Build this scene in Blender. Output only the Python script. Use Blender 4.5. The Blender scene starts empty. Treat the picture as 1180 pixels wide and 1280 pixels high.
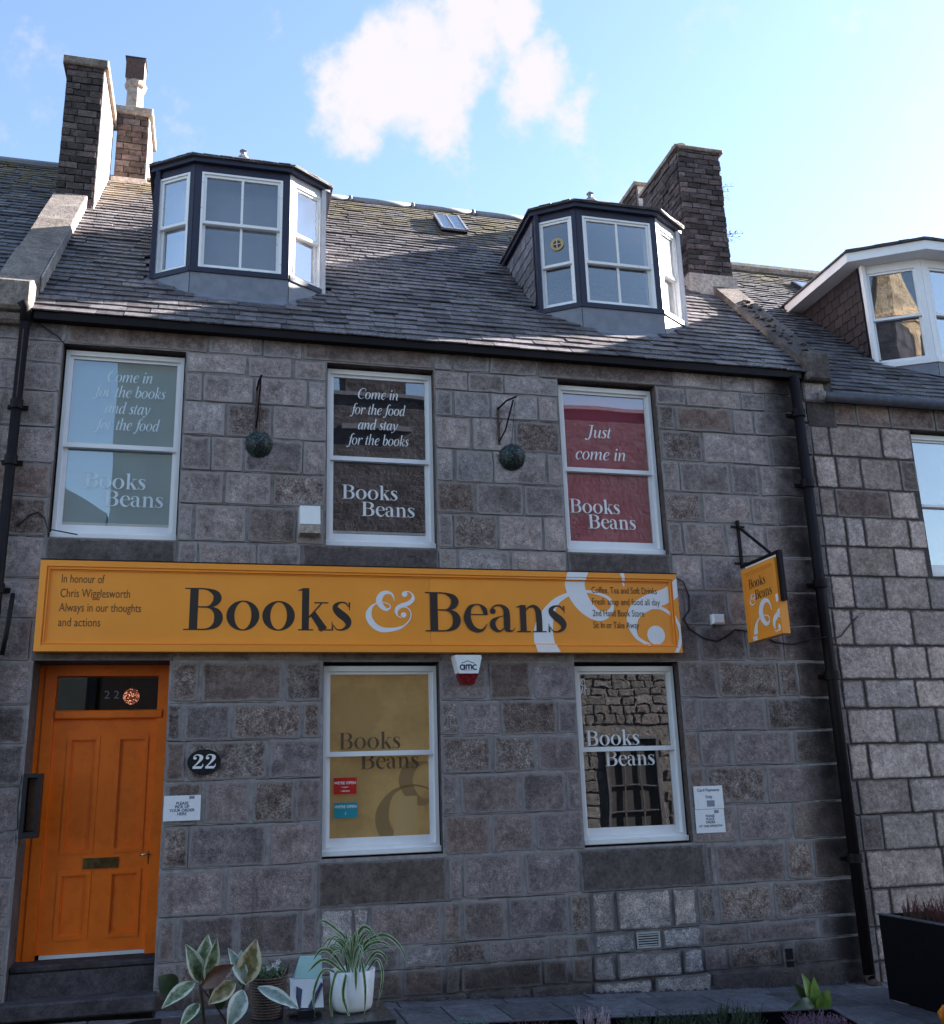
import bpy, math, random
from mathutils import Vector, Matrix, noise as mnoise
random.seed(7)
R = random.random
def U(a, b): return a + (b-a)*random.random()
sc = bpy.context.scene
COL = sc.collection

# ------------------------------------------------------------------ camera
cd = bpy.data.cameras.new('camera'); cam = bpy.data.objects.new('camera', cd); COL.objects.link(cam)
cr = Vector((0.96921851, -0.24423475, -0.03106237)); cu = Vector((-0.0367085, -0.26811068, 0.9626885)); cf = Vector((0.24345014, 0.93191526, 0.26882332))
cam.matrix_world = Matrix(((cr.x, cu.x, -cf.x, 0), (cr.y, cu.y, -cf.y, -9.5), (cr.z, cu.z, -cf.z, 1.75), (0, 0, 0, 1)))
cd.sensor_fit = 'HORIZONTAL'; cd.sensor_width = 36; cd.lens = 36*1237.43/1180
cd.clip_start = .05; cd.clip_end = 2000
sc.camera = cam
sc.render.resolution_x = 944; sc.render.resolution_y = 1024

# ------------------------------------------------------------------ sky and sun
SUN_AZ, SUN_EL = math.radians(11.5), math.radians(27.5)          # azimuth measured from +X towards +Y
sdir = Vector((math.cos(SUN_AZ)*math.cos(SUN_EL), math.sin(SUN_AZ)*math.cos(SUN_EL), math.sin(SUN_EL)))
w = bpy.data.worlds.new('World'); sc.world = w; w.use_nodes = True
nt = w.node_tree; N = nt.nodes; LK = nt.links; N.clear()
out = N.new('ShaderNodeOutputWorld'); bg = N.new('ShaderNodeBackground'); bg.inputs[1].default_value = .05
sky = N.new('ShaderNodeTexSky'); sky.sky_type = 'NISHITA'; sky.sun_disc = False
sky.sun_elevation = SUN_EL; sky.sun_rotation = math.pi/2 - SUN_AZ
sky.air_density = 1.0; sky.dust_density = .35; sky.ozone_density = .9; sky.altitude = 0
tc = N.new('ShaderNodeTexCoord'); tcn = N.new('ShaderNodeVectorMath'); tcn.operation = 'NORMALIZE'; LK.new(tc.outputs['Generated'], tcn.inputs[0])
# clouds: a few clumps torn by noise, and thin scattered cloud everywhere else
def pxdir(x, y):
    return (cr*((x-590)/1237.4) - cu*((y-640)/1237.4) + cf).normalized()
wn = N.new('ShaderNodeTexNoise'); wn.inputs['Scale'].default_value = 7; wn.inputs['Detail'].default_value = 9; wn.inputs['Roughness'].default_value = .6; LK.new(tcn.outputs[0], wn.inputs['Vector'])
w1_ = N.new('ShaderNodeVectorMath'); w1_.operation = 'SUBTRACT'; LK.new(wn.outputs['Color'], w1_.inputs[0]); w1_.inputs[1].default_value = (.5, .5, .5)
w2_ = N.new('ShaderNodeVectorMath'); w2_.operation = 'SCALE'; LK.new(w1_.outputs[0], w2_.inputs[0]); w2_.inputs['Scale'].default_value = .10
w3_ = N.new('ShaderNodeVectorMath'); w3_.operation = 'ADD'; LK.new(tcn.outputs[0], w3_.inputs[0]); LK.new(w2_.outputs[0], w3_.inputs[1])
n1 = N.new('ShaderNodeTexNoise'); n1.inputs['Scale'].default_value = 12; n1.inputs['Detail'].default_value = 9; n1.inputs['Roughness'].default_value = .62
LK.new(tcn.outputs[0], n1.inputs['Vector'])
field = None
for (x, y, r) in [(425, 128, 78), (485, 120, 100), (545, 80, 95), (578, 20, 92), (590, -60, 100), (440, 170, 62), (545, 140, 60), (688, 108, 76), (712, 135, 58), (650, 30, 52),
                  (-300, 300, 200), (1500, 200, 260), (1400, -300, 200), (-600, -200, 260), (300, -700, 240)]:
    d = pxdir(x, y)
    dist = N.new('ShaderNodeVectorMath'); dist.operation = 'DISTANCE'; LK.new(w3_.outputs[0], dist.inputs[0]); dist.inputs[1].default_value = d
    mr = N.new('ShaderNodeMapRange'); mr.interpolation_type = 'SMOOTHSTEP'; mr.inputs[1].default_value = 0; mr.inputs[2].default_value = r/1237.4*1.25; mr.inputs[3].default_value = 1.3; mr.inputs[4].default_value = 0
    LK.new(dist.outputs['Value'], mr.inputs[0])
    if field is None: field = mr.outputs[0]
    else:
        mx = N.new('ShaderNodeMath'); mx.operation = 'SMOOTH_MAX'; mx.inputs[2].default_value = .25; LK.new(field, mx.inputs[0]); LK.new(mr.outputs[0], mx.inputs[1]); field = mx.outputs[0]
ad = N.new('ShaderNodeMath'); ad.operation = 'MULTIPLY_ADD'; LK.new(n1.outputs[0], ad.inputs[0]); ad.inputs[1].default_value = 2.8; ad.inputs[2].default_value = -1.66
ad2 = N.new('ShaderNodeMath'); ad2.operation = 'ADD'; LK.new(ad.outputs[0], ad2.inputs[0]); LK.new(field, ad2.inputs[1])
cm = N.new('ShaderNodeMapRange'); cm.interpolation_type = 'SMOOTHSTEP'; cm.inputs[1].default_value = .1; cm.inputs[2].default_value = .85; LK.new(ad2.outputs[0], cm.inputs[0])
ccl = N.new('ShaderNodeRGB'); ccl.outputs[0].default_value = (2.45, 2.36, 2.8, 1)
mixc = N.new('ShaderNodeMix'); mixc.data_type = 'RGBA'; LK.new(cm.outputs[0], mixc.inputs[0]); LK.new(sky.outputs[0], mixc.inputs[6]); LK.new(ccl.outputs[0], mixc.inputs[7])
LK.new(mixc.outputs[2], bg.inputs[0]); LK.new(bg.outputs[0], out.inputs[0])
sd = bpy.data.lights.new('sun', 'SUN'); sd.energy = 5; sd.angle = math.radians(.5); sd.color = (1, .93, .86)
so = bpy.data.objects.new('sun', sd); COL.objects.link(so); so.rotation_euler = (sdir).to_track_quat('Z', 'Y').to_euler(); so.location = (20, 5, 20)
vs = sc.view_settings; vs.view_transform = 'Standard'; vs.look = 'None'; vs.gamma = 1; vs.use_curve_mapping = False; vs.exposure = 3.0

# ------------------------------------------------------------------ materials
def newmat(name):
    m = bpy.data.materials.new(name); m.use_nodes = True
    nt = m.node_tree; b = nt.nodes['Principled BSDF']; return m, nt, b
def S(b, col=None, rough=None, metal=None, spec=None):
    if col is not None: b.inputs['Base Color'].default_value = (*col, 1)
    if rough is not None: b.inputs['Roughness'].default_value = rough
    if metal is not None: b.inputs['Metallic'].default_value = metal
    if spec is not None: b.inputs['Specular IOR Level'].default_value = spec
def noise_(nt, scale, detail=4, rough=.55, vec=None, dist=0):
    n = nt.nodes.new('ShaderNodeTexNoise'); n.inputs['Scale'].default_value = scale; n.inputs['Detail'].default_value = detail; n.inputs['Roughness'].default_value = rough; n.inputs['Distortion'].default_value = dist
    if vec is not None: nt.links.new(vec, n.inputs['Vector'])
    return n.outputs[0]
def posvec(nt, stretch=(1, 1, 1)):
    g = nt.nodes.new('ShaderNodeNewGeometry'); o = nt.nodes.new('ShaderNodeObjectInfo')
    s = nt.nodes.new('ShaderNodeVectorMath'); s.operation = 'MULTIPLY'; s.inputs[1].default_value = stretch; nt.links.new(g.outputs['Position'], s.inputs[0])
    m = nt.nodes.new('ShaderNodeMath'); m.operation = 'MULTIPLY'; m.inputs[1].default_value = 37; nt.links.new(o.outputs['Random'], m.inputs[0])
    a = nt.nodes.new('ShaderNodeVectorMath'); a.operation = 'ADD'; nt.links.new(s.outputs[0], a.inputs[0]); nt.links.new(m.outputs[0], a.inputs[1])
    return a.outputs[0], o.outputs['Random'], g.outputs['Position']
def maprange(nt, v, a, b, c, d, smooth=False):
    m = nt.nodes.new('ShaderNodeMapRange'); m.inputs[1].default_value = a; m.inputs[2].default_value = b; m.inputs[3].default_value = c; m.inputs[4].default_value = d
    if smooth: m.interpolation_type = 'SMOOTHSTEP'
    nt.links.new(v, m.inputs[0]); return m.outputs[0]
def mixrgb(nt, f, a, b, mode='MIX'):
    m = nt.nodes.new('ShaderNodeMix'); m.data_type = 'RGBA'; m.blend_type = mode
    for i, v in ((0, f), (6, a), (7, b)):
        if isinstance(v, (tuple, list)): m.inputs[i].default_value = (*v, 1)
        elif isinstance(v, (int, float)): m.inputs[i].default_value = v
        else: nt.links.new(v, m.inputs[i])
    return m.outputs[2]
def mathn(nt, op, a, b):
    m = nt.nodes.new('ShaderNodeMath'); m.operation = op
    for i, v in ((0, a), (1, b)):
        if isinstance(v, (int, float)): m.inputs[i].default_value = v
        else: nt.links.new(v, m.inputs[i])
    return m.outputs[0]
def bump(nt, b, h, strength=.5, dist=.01, prev=None):
    n = nt.nodes.new('ShaderNodeBump'); n.inputs['Strength'].default_value = strength; n.inputs['Distance'].default_value = dist
    nt.links.new(h, n.inputs['Height'])
    if prev is not None: nt.links.new(prev, n.inputs['Normal'])
    nt.links.new(n.outputs[0], b.inputs['Normal']); return n.outputs[0]
def scal(nt, v, col):
    """multiply a colour by a scalar output"""
    c = nt.nodes.new('ShaderNodeCombineColor')
    for i in range(3): nt.links.new(v, c.inputs[i])
    return mixrgb(nt, 1.0, col, c.outputs[0], 'MULTIPLY')

def stone_mat(name, ca, cb, edge, speck=(.75, 1.3), var=(.72, 1.28), rough=.9, bs=.5, bd=.012, edge_w=(.1, .3), stain=False, bscale=28, blot=5, sps=110):
    m, nt, b = newmat(name); S(b, rough=rough, spec=.3)
    v, rnd, pos = posvec(nt)
    col = mixrgb(nt, maprange(nt, noise_(nt, blot, 6, .6, v), .32, .68, 0, 1), ca, cb)
    sp = maprange(nt, noise_(nt, sps, 3, .75, v), .38, .62, speck[0], speck[1])
    col = scal(nt, sp, col)
    sp2 = maprange(nt, noise_(nt, 21, 7, .78, v), .34, .66, .55, 1.4)
    col = scal(nt, sp2, col)
    col = scal(nt, maprange(nt, rnd, 0, 1, var[0], var[1]), col)
    # hue drift stone by stone: some browner, some bluer
    hv = nt.nodes.new('ShaderNodeMath'); hv.operation = 'FRACT'; nt.links.new(mathn(nt, 'MULTIPLY', rnd, 7.31), hv.inputs[0])
    col = mixrgb(nt, 1.0, col, mixrgb(nt, hv.outputs[0], (1.10, .98, .93), (1.0, .975, .99)), 'MULTIPLY')
    at = nt.nodes.new('ShaderNodeAttribute'); at.attribute_name = 'edge'
    e = mathn(nt, 'ADD', at.outputs['Fac'], maprange(nt, noise_(nt, 13, 7, .78, v), .3, .7, -.34, .30))
    col = mixrgb(nt, maprange(nt, e, edge_w[0], edge_w[1], 0, 1, True), edge, col)
    if stain:
        sx = nt.nodes.new('ShaderNodeSeparateXYZ'); nt.links.new(pos, sx.inputs[0])
        k = mathn(nt, 'MULTIPLY', maprange(nt, sx.outputs[0], 5.85, 6.2, 0, 1, True), maprange(nt, sx.outputs[0], 6.42, 6.5, 1, 0, True))
        k2 = mathn(nt, 'MULTIPLY', k, maprange(nt, noise_(nt, 3, 4, .6, pos), .3, .6, .6, 1))
        # darker just under the eaves and at the foot of the wall, both ragged
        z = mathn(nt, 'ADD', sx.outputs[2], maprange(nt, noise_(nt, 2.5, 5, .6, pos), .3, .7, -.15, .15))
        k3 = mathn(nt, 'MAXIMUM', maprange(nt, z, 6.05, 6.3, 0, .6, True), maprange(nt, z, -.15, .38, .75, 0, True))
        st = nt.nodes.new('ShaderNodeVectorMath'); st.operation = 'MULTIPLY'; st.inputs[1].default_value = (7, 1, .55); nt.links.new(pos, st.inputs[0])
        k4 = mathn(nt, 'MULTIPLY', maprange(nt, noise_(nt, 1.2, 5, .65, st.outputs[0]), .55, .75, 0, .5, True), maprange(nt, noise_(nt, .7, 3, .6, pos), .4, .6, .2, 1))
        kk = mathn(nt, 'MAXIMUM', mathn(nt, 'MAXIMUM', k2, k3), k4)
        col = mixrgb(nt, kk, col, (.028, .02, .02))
    nt.links.new(col, b.inputs['Base Color'])
    h = mathn(nt, 'ADD', noise_(nt, bscale, 6, .7, v), mathn(nt, 'MULTIPLY', noise_(nt, bscale*5, 3, .6, v), .35))
    bump(nt, b, h, bs, bd)
    return m

M = {}
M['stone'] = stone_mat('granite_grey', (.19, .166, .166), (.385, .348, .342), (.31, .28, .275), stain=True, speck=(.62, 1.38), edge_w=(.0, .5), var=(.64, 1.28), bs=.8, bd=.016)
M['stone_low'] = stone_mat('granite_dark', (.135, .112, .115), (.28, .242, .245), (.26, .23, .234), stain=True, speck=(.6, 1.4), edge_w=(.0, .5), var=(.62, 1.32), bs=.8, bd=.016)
M['stone_brown'] = stone_mat('granite_brown', (.115, .085, .078), (.235, .19, .175), (.26, .225, .215), stain=True, speck=(.6, 1.45), bs=.9, bd=.016, edge_w=(.0, .5))
M['stone_spot'] = stone_mat('spotted_granite', (.10, .07, .064), (.29, .25, .235), (.27, .24, .235), stain=True, speck=(.45, 1.55), sps=60, blot=9, bs=1.0, bd=.02, edge_w=(.0, .5))
M['skew_shaded'] = stone_mat('shaded_skew_stone', (.055, .047, .046), (.13, .115, .108), (.1, .09, .085), bs=.9)  # skew stone darkened: shade on the right coping put into the colour
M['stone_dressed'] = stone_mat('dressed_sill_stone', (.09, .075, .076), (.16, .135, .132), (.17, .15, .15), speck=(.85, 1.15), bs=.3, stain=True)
M['stone_pale'] = stone_mat('pale_rough_granite', (.23, .215, .22), (.5, .47, .46), (.2, .18, .18), speck=(.45, 1.5), bs=1.0, bd=.03, bscale=18)
M['stone_clean'] = stone_mat('clean_pink_granite', (.34, .28, .26), (.56, .485, .455), (.17, .135, .125), speck=(.65, 1.3), edge_w=(.0, .3), bs=.9, bd=.02)
M['stone_strip'] = stone_mat('rendered_margin', (.14, .12, .12), (.22, .195, .19), (.2, .18, .18), bs=.4)
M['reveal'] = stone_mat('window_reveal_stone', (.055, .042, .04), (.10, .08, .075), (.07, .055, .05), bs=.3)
M['chim_stone'] = stone_mat('sooty_chimney_stone', (.035, .028, .029), (.095, .078, .076), (.10, .085, .08), speck=(.4, 1.7), var=(.4, 1.35), bs=.8)
M['brick_dark'] = stone_mat('weathered_brick', (.04, .032, .034), (.10, .08, .08), (.075, .062, .062), speck=(.6, 1.4), var=(.5, 1.7), bs=.8)
M['cement'] = stone_mat('cement_render', (.30, .28, .26), (.44, .41, .38), (.35, .32, .3), bs=.4)
M['harling'] = stone_mat('pale_harled_render', (.55, .51, .47), (.72, .68, .63), (.6, .56, .5), bs=.5, speck=(.9, 1.1), var=(1, 1))
M['skew'] = stone_mat('skew_stone', (.13, .115, .105), (.26, .235, .21), (.16, .14, .13), bs=.7)
M['opp'] = stone_mat('opposite_rubble', (.062, .063, .065), (.14, .139, .142), (.09, .09, .09), speck=(.6, 1.4), bs=1.0, bd=.05, bscale=9)
M['spire'] = stone_mat('spire_sandstone', (.22, .185, .13), (.46, .40, .29), (.3, .24, .16), bs=1.0, bd=.35, bscale=2.2, blot=1.5)
M['slab'] = stone_mat('paving_slab', (.085, .085, .095), (.15, .15, .165), (.09, .09, .1), speck=(.8, 1.2), var=(.8, 1.25), bs=.25, rough=.75)
M['step'] = stone_mat('doorstep_stone', (.035, .03, .033), (.08, .07, .078), (.14, .13, .14), bs=.4)

STONES = set(M)
def mortar_mat():
    m, nt, b = newmat('mortar'); S(b, rough=.95, spec=.2)
    v, rnd, pos = posvec(nt)
    sx = nt.nodes.new('ShaderNodeSeparateXYZ'); nt.links.new(pos, sx.inputs[0])
    low = mixrgb(nt, maprange(nt, noise_(nt, 9, 6, .65, pos), .35, .65, 0, 1), (.21, .187, .19), (.36, .328, .333))
    up = mixrgb(nt, maprange(nt, noise_(nt, 9, 6, .65, pos), .35, .65, 0, 1), (.16, .136, .128), (.29, .256, .246))
    z = mathn(nt, 'ADD', sx.outputs[2], maprange(nt, noise_(nt, 1.5, 3, .6, pos), .3, .7, -1.0, 1.0))
    col = mixrgb(nt, maprange(nt, z, 3.0, 5.2, 0, 1, True), low, up)
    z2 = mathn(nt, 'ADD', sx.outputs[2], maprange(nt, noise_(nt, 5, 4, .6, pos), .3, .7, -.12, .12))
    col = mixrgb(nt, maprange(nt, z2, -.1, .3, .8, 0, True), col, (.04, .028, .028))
    nt.links.new(col, b.inputs['Base Color']); bump(nt, b, noise_(nt, 40, 6, .7, pos), .7, .01)
    return m
M['mortar'] = mortar_mat()

def simple(name, col, rough=.5, var=.12, bs=.0, scale=12, metal=0, spec=.5, col2=None, bscale=60, thr=(.35, .65)):
    m, nt, b = newmat(name); S(b, rough=rough, metal=metal, spec=spec)
    v, rnd, pos = posvec(nt)
    c2 = col2 if col2 else tuple(c*(1-var*2) for c in col)
    c = mixrgb(nt, maprange(nt, noise_(nt, scale, 5, .65, v), thr[0], thr[1], 0, 1), c2, col)
    nt.links.new(c, b.inputs['Base Color'])
    rr = maprange(nt, noise_(nt, scale*2, 4, .6, v), .3, .7, max(.02, rough-.08), min(1, rough+.1)); nt.links.new(rr, b.inputs['Roughness'])
    if bs: bump(nt, b, noise_(nt, bscale, 4, .6, v), bs, .004)
    return m
M['mortar_dark'] = simple('dark_joint', (.10, .082, .078), .95, .3, .6)
M['sign_orange'] = simple('sign_orange_paint', (.93, .33, .035), .45, .0, .03, scale=1.1, col2=(.84, .29, .034), spec=.4)
M['door_orange'] = simple('door_orange_paint', (.92, .175, .006), .38, .0, .08, scale=9, col2=(.80, .14, .006), thr=(.3, .55))
M['letter_dark'] = simple('dark_brown_lettering', (.028, .019, .015), .5, .05)
M['letter_small'] = simple('small_brown_lettering', (.115, .04, .012), .5, .05)
M['letter_white'] = simple('white_vinyl', (.80, .78, .80), .5, .02)
M['letter_film'] = simple('pale_window_vinyl', (.78, .78, .80), .5, .04)
M['letter_film_blue'] = simple('pale_blue_window_vinyl', (.62, .74, .8), .5, .04)
M['letter_brown'] = simple('brown_window_vinyl', (.09, .055, .03), .5, .05)
M['white_paint'] = simple('white_window_paint', (.80, .79, .81), .38, .03, .08, scale=5)
M['white_paint_old'] = simple('flaking_white_paint', (.76, .75, .76), .5, .0, .4, scale=22, col2=(.36, .31, .28), thr=(.26, .40), bscale=40)
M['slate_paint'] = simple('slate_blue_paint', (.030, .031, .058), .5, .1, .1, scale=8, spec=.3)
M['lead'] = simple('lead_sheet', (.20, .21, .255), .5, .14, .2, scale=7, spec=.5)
M['lead_lit'] = simple('sunlit_pale_lead', (.5, .49, .53), .55, .1, .15, scale=9)  # paler lead for right sides only, with sunlight put into the colour
M['iron'] = simple('black_cast_iron', (.012, .008, .01), .6, .2, .3, spec=.2)
M['iron_rust'] = simple('rusty_iron', (.10, .05, .035), .8, .3, .4, scale=30, col2=(.03, .02, .02))
M['plastic_white'] = simple('white_plastic', (.8, .8, .8), .35, .03)
M['plastic_red'] = simple('red_plastic', (.20, .012, .014), .25, .1)
M['plastic_black'] = simple('black_plastic', (.012, .012, .016), .35, .1)
M['cable'] = simple('black_cable', (.015, .013, .014), .6, .1)
M['paper'] = simple('laminated_paper', (.78, .79, .84), .3, .02)
M['print'] = simple('printed_ink', (.05, .05, .11), .5, .0)
M['print_grey'] = simple('grey_ink', (.22, .22, .32), .5, .0)
M['amc_ink'] = simple('logo_ink', (.02, .03, .09), .4, .0)
M['sticker_red'] = simple('red_sticker', (.52, .02, .012), .35, .03)
M['sticker_teal'] = simple('teal_sticker', (.02, .26, .32), .35, .03)
M['brass'] = simple('aged_brass', (.26, .17, .08), .35, .2, .1, metal=1)
M['chrome'] = simple('polished_handle', (.6, .5, .4), .2, .05, metal=1)
M['black_planter'] = simple('black_planter_boards', (.006, .005, .007), .6, .2, .1, spec=.12)
M['bench'] = simple('dark_bench_top', (.022, .022, .028), .3, .2, .05)
M['pot_white'] = simple('white_glazed_pot', (.78, .79, .82), .2, .02)
M['terracotta'] = simple('terracotta', (.30, .20, .17), .85, .12, .4)
M['soil'] = simple('soil', (.03, .02, .015), 1, .3, .8)
M['napkin'] = simple('white_card', (.8, .82, .84), .6, .02)
M['mint'] = simple('mint_card', (.42, .66, .60), .6, .04)
M['navy'] = simple('navy_card', (.03, .04, .10), .5, .04)
M['blind_pale'] = simple('pale_blue_film', (.17, .36, .46), .6, .06, scale=1.5)
M['film_black'] = simple('dark_room_film', (.022, .017, .022), .5, .2, scale=2)
M['film_pink'] = simple('crimson_film', (.66, .085, .15), .5, .08, scale=1.2)
M['blind_yellow'] = simple('mustard_film', (.86, .63, .28), .5, .0, scale=1.6, col2=(.58, .41, .18), thr=(.4, .6))
M['blind_tan'] = simple('mustard_film_shape', (.86, .66, .34), .5, .04, scale=2)
M['blind_shape'] = simple('brown_film_shape', (.46, .35, .18), .5, .04, scale=2)
for k_, e_ in (('blind_yellow', (.9, .62, .27)), ('blind_tan', (.9, .66, .34)), ('blind_shape', (.55, .36, .16))):   # added glow brightens the film; no lamp is modelled behind it
    b_ = M[k_].node_tree.nodes['Principled BSDF']; b_.inputs['Emission Color'].default_value = (*e_, 1); b_.inputs['Emission Strength'].default_value = .010
M['room_dark'] = simple('dark_room', (.02, .017, .018), .8, .2)
M['curtain'] = simple('grey_curtain', (.17, .17, .20), .8, .1, .2, scale=3)
M['curtain_white'] = simple('white_curtain', (.30, .31, .36), .8, .1, .2, scale=3)
M['room_blue'] = simple('shaded_room', (.035, .045, .075), .7, .2)
M['grass_green'] = simple('leaf_green', (.06, .12, .03), .5, .25, scale=30, col2=(.03, .07, .02))
M['orange_petal'] = simple('orange_petal', (.85, .22, .01), .6, .06)
M['yellow_petal'] = simple('yellow_petal', (.75, .55, .04), .6, .06)
M['white_petal'] = simple('white_petal', (.75, .74, .78), .6, .06)
M['heather_red'] = simple('red_heather', (.16, .045, .04), .8, .3, scale=40)
M['heather_purple'] = simple('purple_heather', (.24, .13, .20), .8, .3, scale=40)
M['heather_pale'] = simple('pale_heather_tips', (.5, .38, .44), .8, .2, scale=40)
M['heather_green'] = simple('heather_foliage', (.035, .06, .028), .8, .3, scale=40)
M['sea_green'] = simple('blue_green_tufts', (.12, .24, .22), .7, .2, scale=40)
M['leaf_lime'] = simple('lime_green_leaf', (.16, .26, .035), .45, .2, scale=14, col2=(.05, .11, .02))
M['leaf_deep'] = simple('deep_green_leaf', (.03, .055, .018), .4, .2, scale=14)
M['wicker'] = simple('dark_wicker', (.15, .10, .085), .7, .3, .4, scale=40)
M['topiary'] = simple('clipped_leaves', (.016, .026, .026), .5, .2, scale=50)
M['topiary_pale'] = simple('pale_leaf_tips', (.12, .20, .20), .5, .2, scale=50)
M['bark'] = simple('brown_stem', (.06, .04, .025), .8, .2)
M['red_brown'] = simple('red_brown_leaf', (.13, .035, .015), .4, .35, scale=25, col2=(.05, .02, .01))
M['asphalt'] = simple('asphalt', (.05, .05, .052), .9, .15, .5, scale=3)
M['brick_opp'] = simple('opposite_brick', (.16, .10, .085), .9, .3, .8, scale=4, col2=(.05, .035, .03), bscale=10)
m, nt_, b_ = newmat('opposite_brick'); S(b_, rough=.9, spec=.2)
g_ = nt_.nodes.new('ShaderNodeNewGeometry'); sx_ = nt_.nodes.new('ShaderNodeSeparateXYZ'); cx_ = nt_.nodes.new('ShaderNodeCombineXYZ'); nt_.links.new(g_.outputs['Position'], sx_.inputs[0]); nt_.links.new(sx_.outputs[0], cx_.inputs[0]); nt_.links.new(sx_.outputs[2], cx_.inputs[1])
bt_ = nt_.nodes.new('ShaderNodeTexBrick'); bt_.inputs['Scale'].default_value = 1; bt_.inputs['Brick Width'].default_value = .42; bt_.inputs['Row Height'].default_value = .13; bt_.inputs['Mortar Size'].default_value = .012
bt_.inputs['Color1'].default_value = (.020, .020, .027, 1); bt_.inputs['Color2'].default_value = (.040, .038, .047, 1); bt_.inputs['Mortar'].default_value = (.045, .043, .05, 1); nt_.links.new(cx_.outputs[0], bt_.inputs['Vector'])
nt_.links.new(scal(nt_, maprange(nt_, noise_(nt_, 3.5, 7, .75, g_.outputs['Position']), .35, .65, .35, 1.7), bt_.outputs['Color']), b_.inputs['Base Color']); bump(nt_, b_, noise_(nt_, 8, 6, .7, g_.outputs['Position']), 1, .05); M['brick_opp'] = m
M['render_opp'] = simple('opposite_render', (.09, .115, .12), .9, .1, .4, scale=2)
M['grille'] = simple('pale_grille', (.5, .48, .47), .6, .1)
M['hole'] = simple('black_opening', (.004, .004, .004), .9, .1)
M['gold'] = simple('gold_ring', (.45, .30, .10), .4, .1, metal=.4)
M['pipe_grey'] = simple('grey_gutter_paint', (.10, .10, .125), .4, .2, .2)

def slate_mat(name, ca, cb, lichen, la):
    m, nt, b = newmat(name); S(b, rough=.6, spec=.28)
    v, rnd, pos = posvec(nt)
    c = mixrgb(nt, maprange(nt, noise_(nt, 9, 5, .6, v), .3, .7, 0, 1), ca, cb)
    cv = nt.nodes.new('ShaderNodeAttribute'); cv.attribute_name = 'tone'
    c = scal(nt, maprange(nt, cv.outputs['Fac'], 0, 1, .6, 1.55), c)
    lich = mathn(nt, 'MULTIPLY', maprange(nt, noise_(nt, 45, 5, .75, pos), .52, .62, 0, 1), maprange(nt, noise_(nt, .9, 4, .6, pos, 0), .42, .6, 0, 1, True))
    c = mixrgb(nt, mathn(nt, 'MULTIPLY', lich, la), c, lichen)
    sx = nt.nodes.new('ShaderNodeSeparateXYZ'); nt.links.new(pos, sx.inputs[0])
    # ochre lightening towards the ridge: sunlit upper slates put into the colour
    g = mathn(nt, 'MULTIPLY', maprange(nt, sx.outputs[2], 8.8, 10.4, 0, .75, True), maprange(nt, noise_(nt, 3, 5, .7, pos), .38, .62, 0, 1, True))
    c = mixrgb(nt, g, c, (.20, .165, .075))
    nt.links.new(c, b.inputs['Base Color'])
    nt.links.new(maprange(nt, noise_(nt, 30, 4, .6, v), .3, .7, .5, .75), b.inputs['Roughness'])
    bump(nt, b, noise_(nt, 55, 5, .65, pos), .4, .006)
    return m
M['slate'] = slate_mat('roof_slate', (.05, .043, .048), (.15, .132, .138), (.34, .34, .33), .8)
M['slate_r'] = slate_mat('roof_slate_blue', (.045, .044, .055), (.125, .12, .13), (.3, .3, .28), .3)
M['slate_cheek_dark'] = slate_mat('dark_cheek_slate', (.016, .012, .015), (.035, .026, .030), (.1, .1, .1), .1)
M['slate_cheek'] = slate_mat('cheek_slate', (.06, .063, .08), (.13, .135, .16), (.3, .3, .28), .2)

def glass_mat(name, rough, lo, hi, tint=(1, 1, 1)):
    m = bpy.data.materials.new(name); m.use_nodes = True; nt = m.node_tree; nt.nodes.clear()
    o = nt.nodes.new('ShaderNodeOutputMaterial'); mx = nt.nodes.new('ShaderNodeMixShader'); t = nt.nodes.new('ShaderNodeBsdfTransparent'); g = nt.nodes.new('ShaderNodeBsdfGlossy')
    t.inputs[0].default_value = (*tint, 1); g.inputs['Roughness'].default_value = rough
    lw = nt.nodes.new('ShaderNodeFresnel'); lw.inputs[0].default_value = 1.5
    f = maprange(nt, lw.outputs[0], .04, .4, lo, hi); nt.links.new(f, mx.inputs[0])
    gm = nt.nodes.new('ShaderNodeNewGeometry'); bn = nt.nodes.new('ShaderNodeBump'); bn.inputs['Strength'].default_value = .05; bn.inputs['Distance'].default_value = .02
    nt.links.new(noise_(nt, 1.6, 1, .5, gm.outputs['Position']), bn.inputs['Height']); nt.links.new(bn.outputs[0], g.inputs['Normal'])
    nt.links.new(t.outputs[0], mx.inputs[1]); nt.links.new(g.outputs[0], mx.inputs[2]); nt.links.new(mx.outputs[0], o.inputs[0]); return m
M['glass'] = glass_mat('window_glass', .004, .17, .6)
M['glass_dim'] = glass_mat('dim_glass', .004, .04, .3)
M['glass_old'] = glass_mat('old_wavy_glass', .01, .12, .5)

def leaf_mat(name, mid, mid2, edge):
    m, nt, b = newmat(name); S(b, rough=.38, spec=.5)
    at = nt.nodes.new('ShaderNodeAttribute'); at.attribute_name = 'edge'
    v, rnd, pos = posvec(nt)
    c = mixrgb(nt, maprange(nt, noise_(nt, 26, 4, .6, v), .42, .58, 0, 1), mid, mid2)
    e = mathn(nt, 'ADD', at.outputs['Fac'], maprange(nt, noise_(nt, 18, 4, .6, v), .3, .7, -.22, .22))
    nt.links.new(mixrgb(nt, maprange(nt, e, .55, .75, 0, 1), c, edge), b.inputs['Base Color'])
    return m
M['leaf_var'] = leaf_mat('variegated_leaf', (.06, .10, .045), (.20, .25, .14), (.52, .55, .43))
M['leaf_var_blue'] = leaf_mat('variegated_leaf_underside', (.13, .19, .17), (.22, .29, .26), (.5, .56, .52))
M['leaf_var_olive'] = leaf_mat('variegated_olive_leaf', (.13, .11, .045), (.27, .235, .12), (.55, .50, .34))
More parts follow.
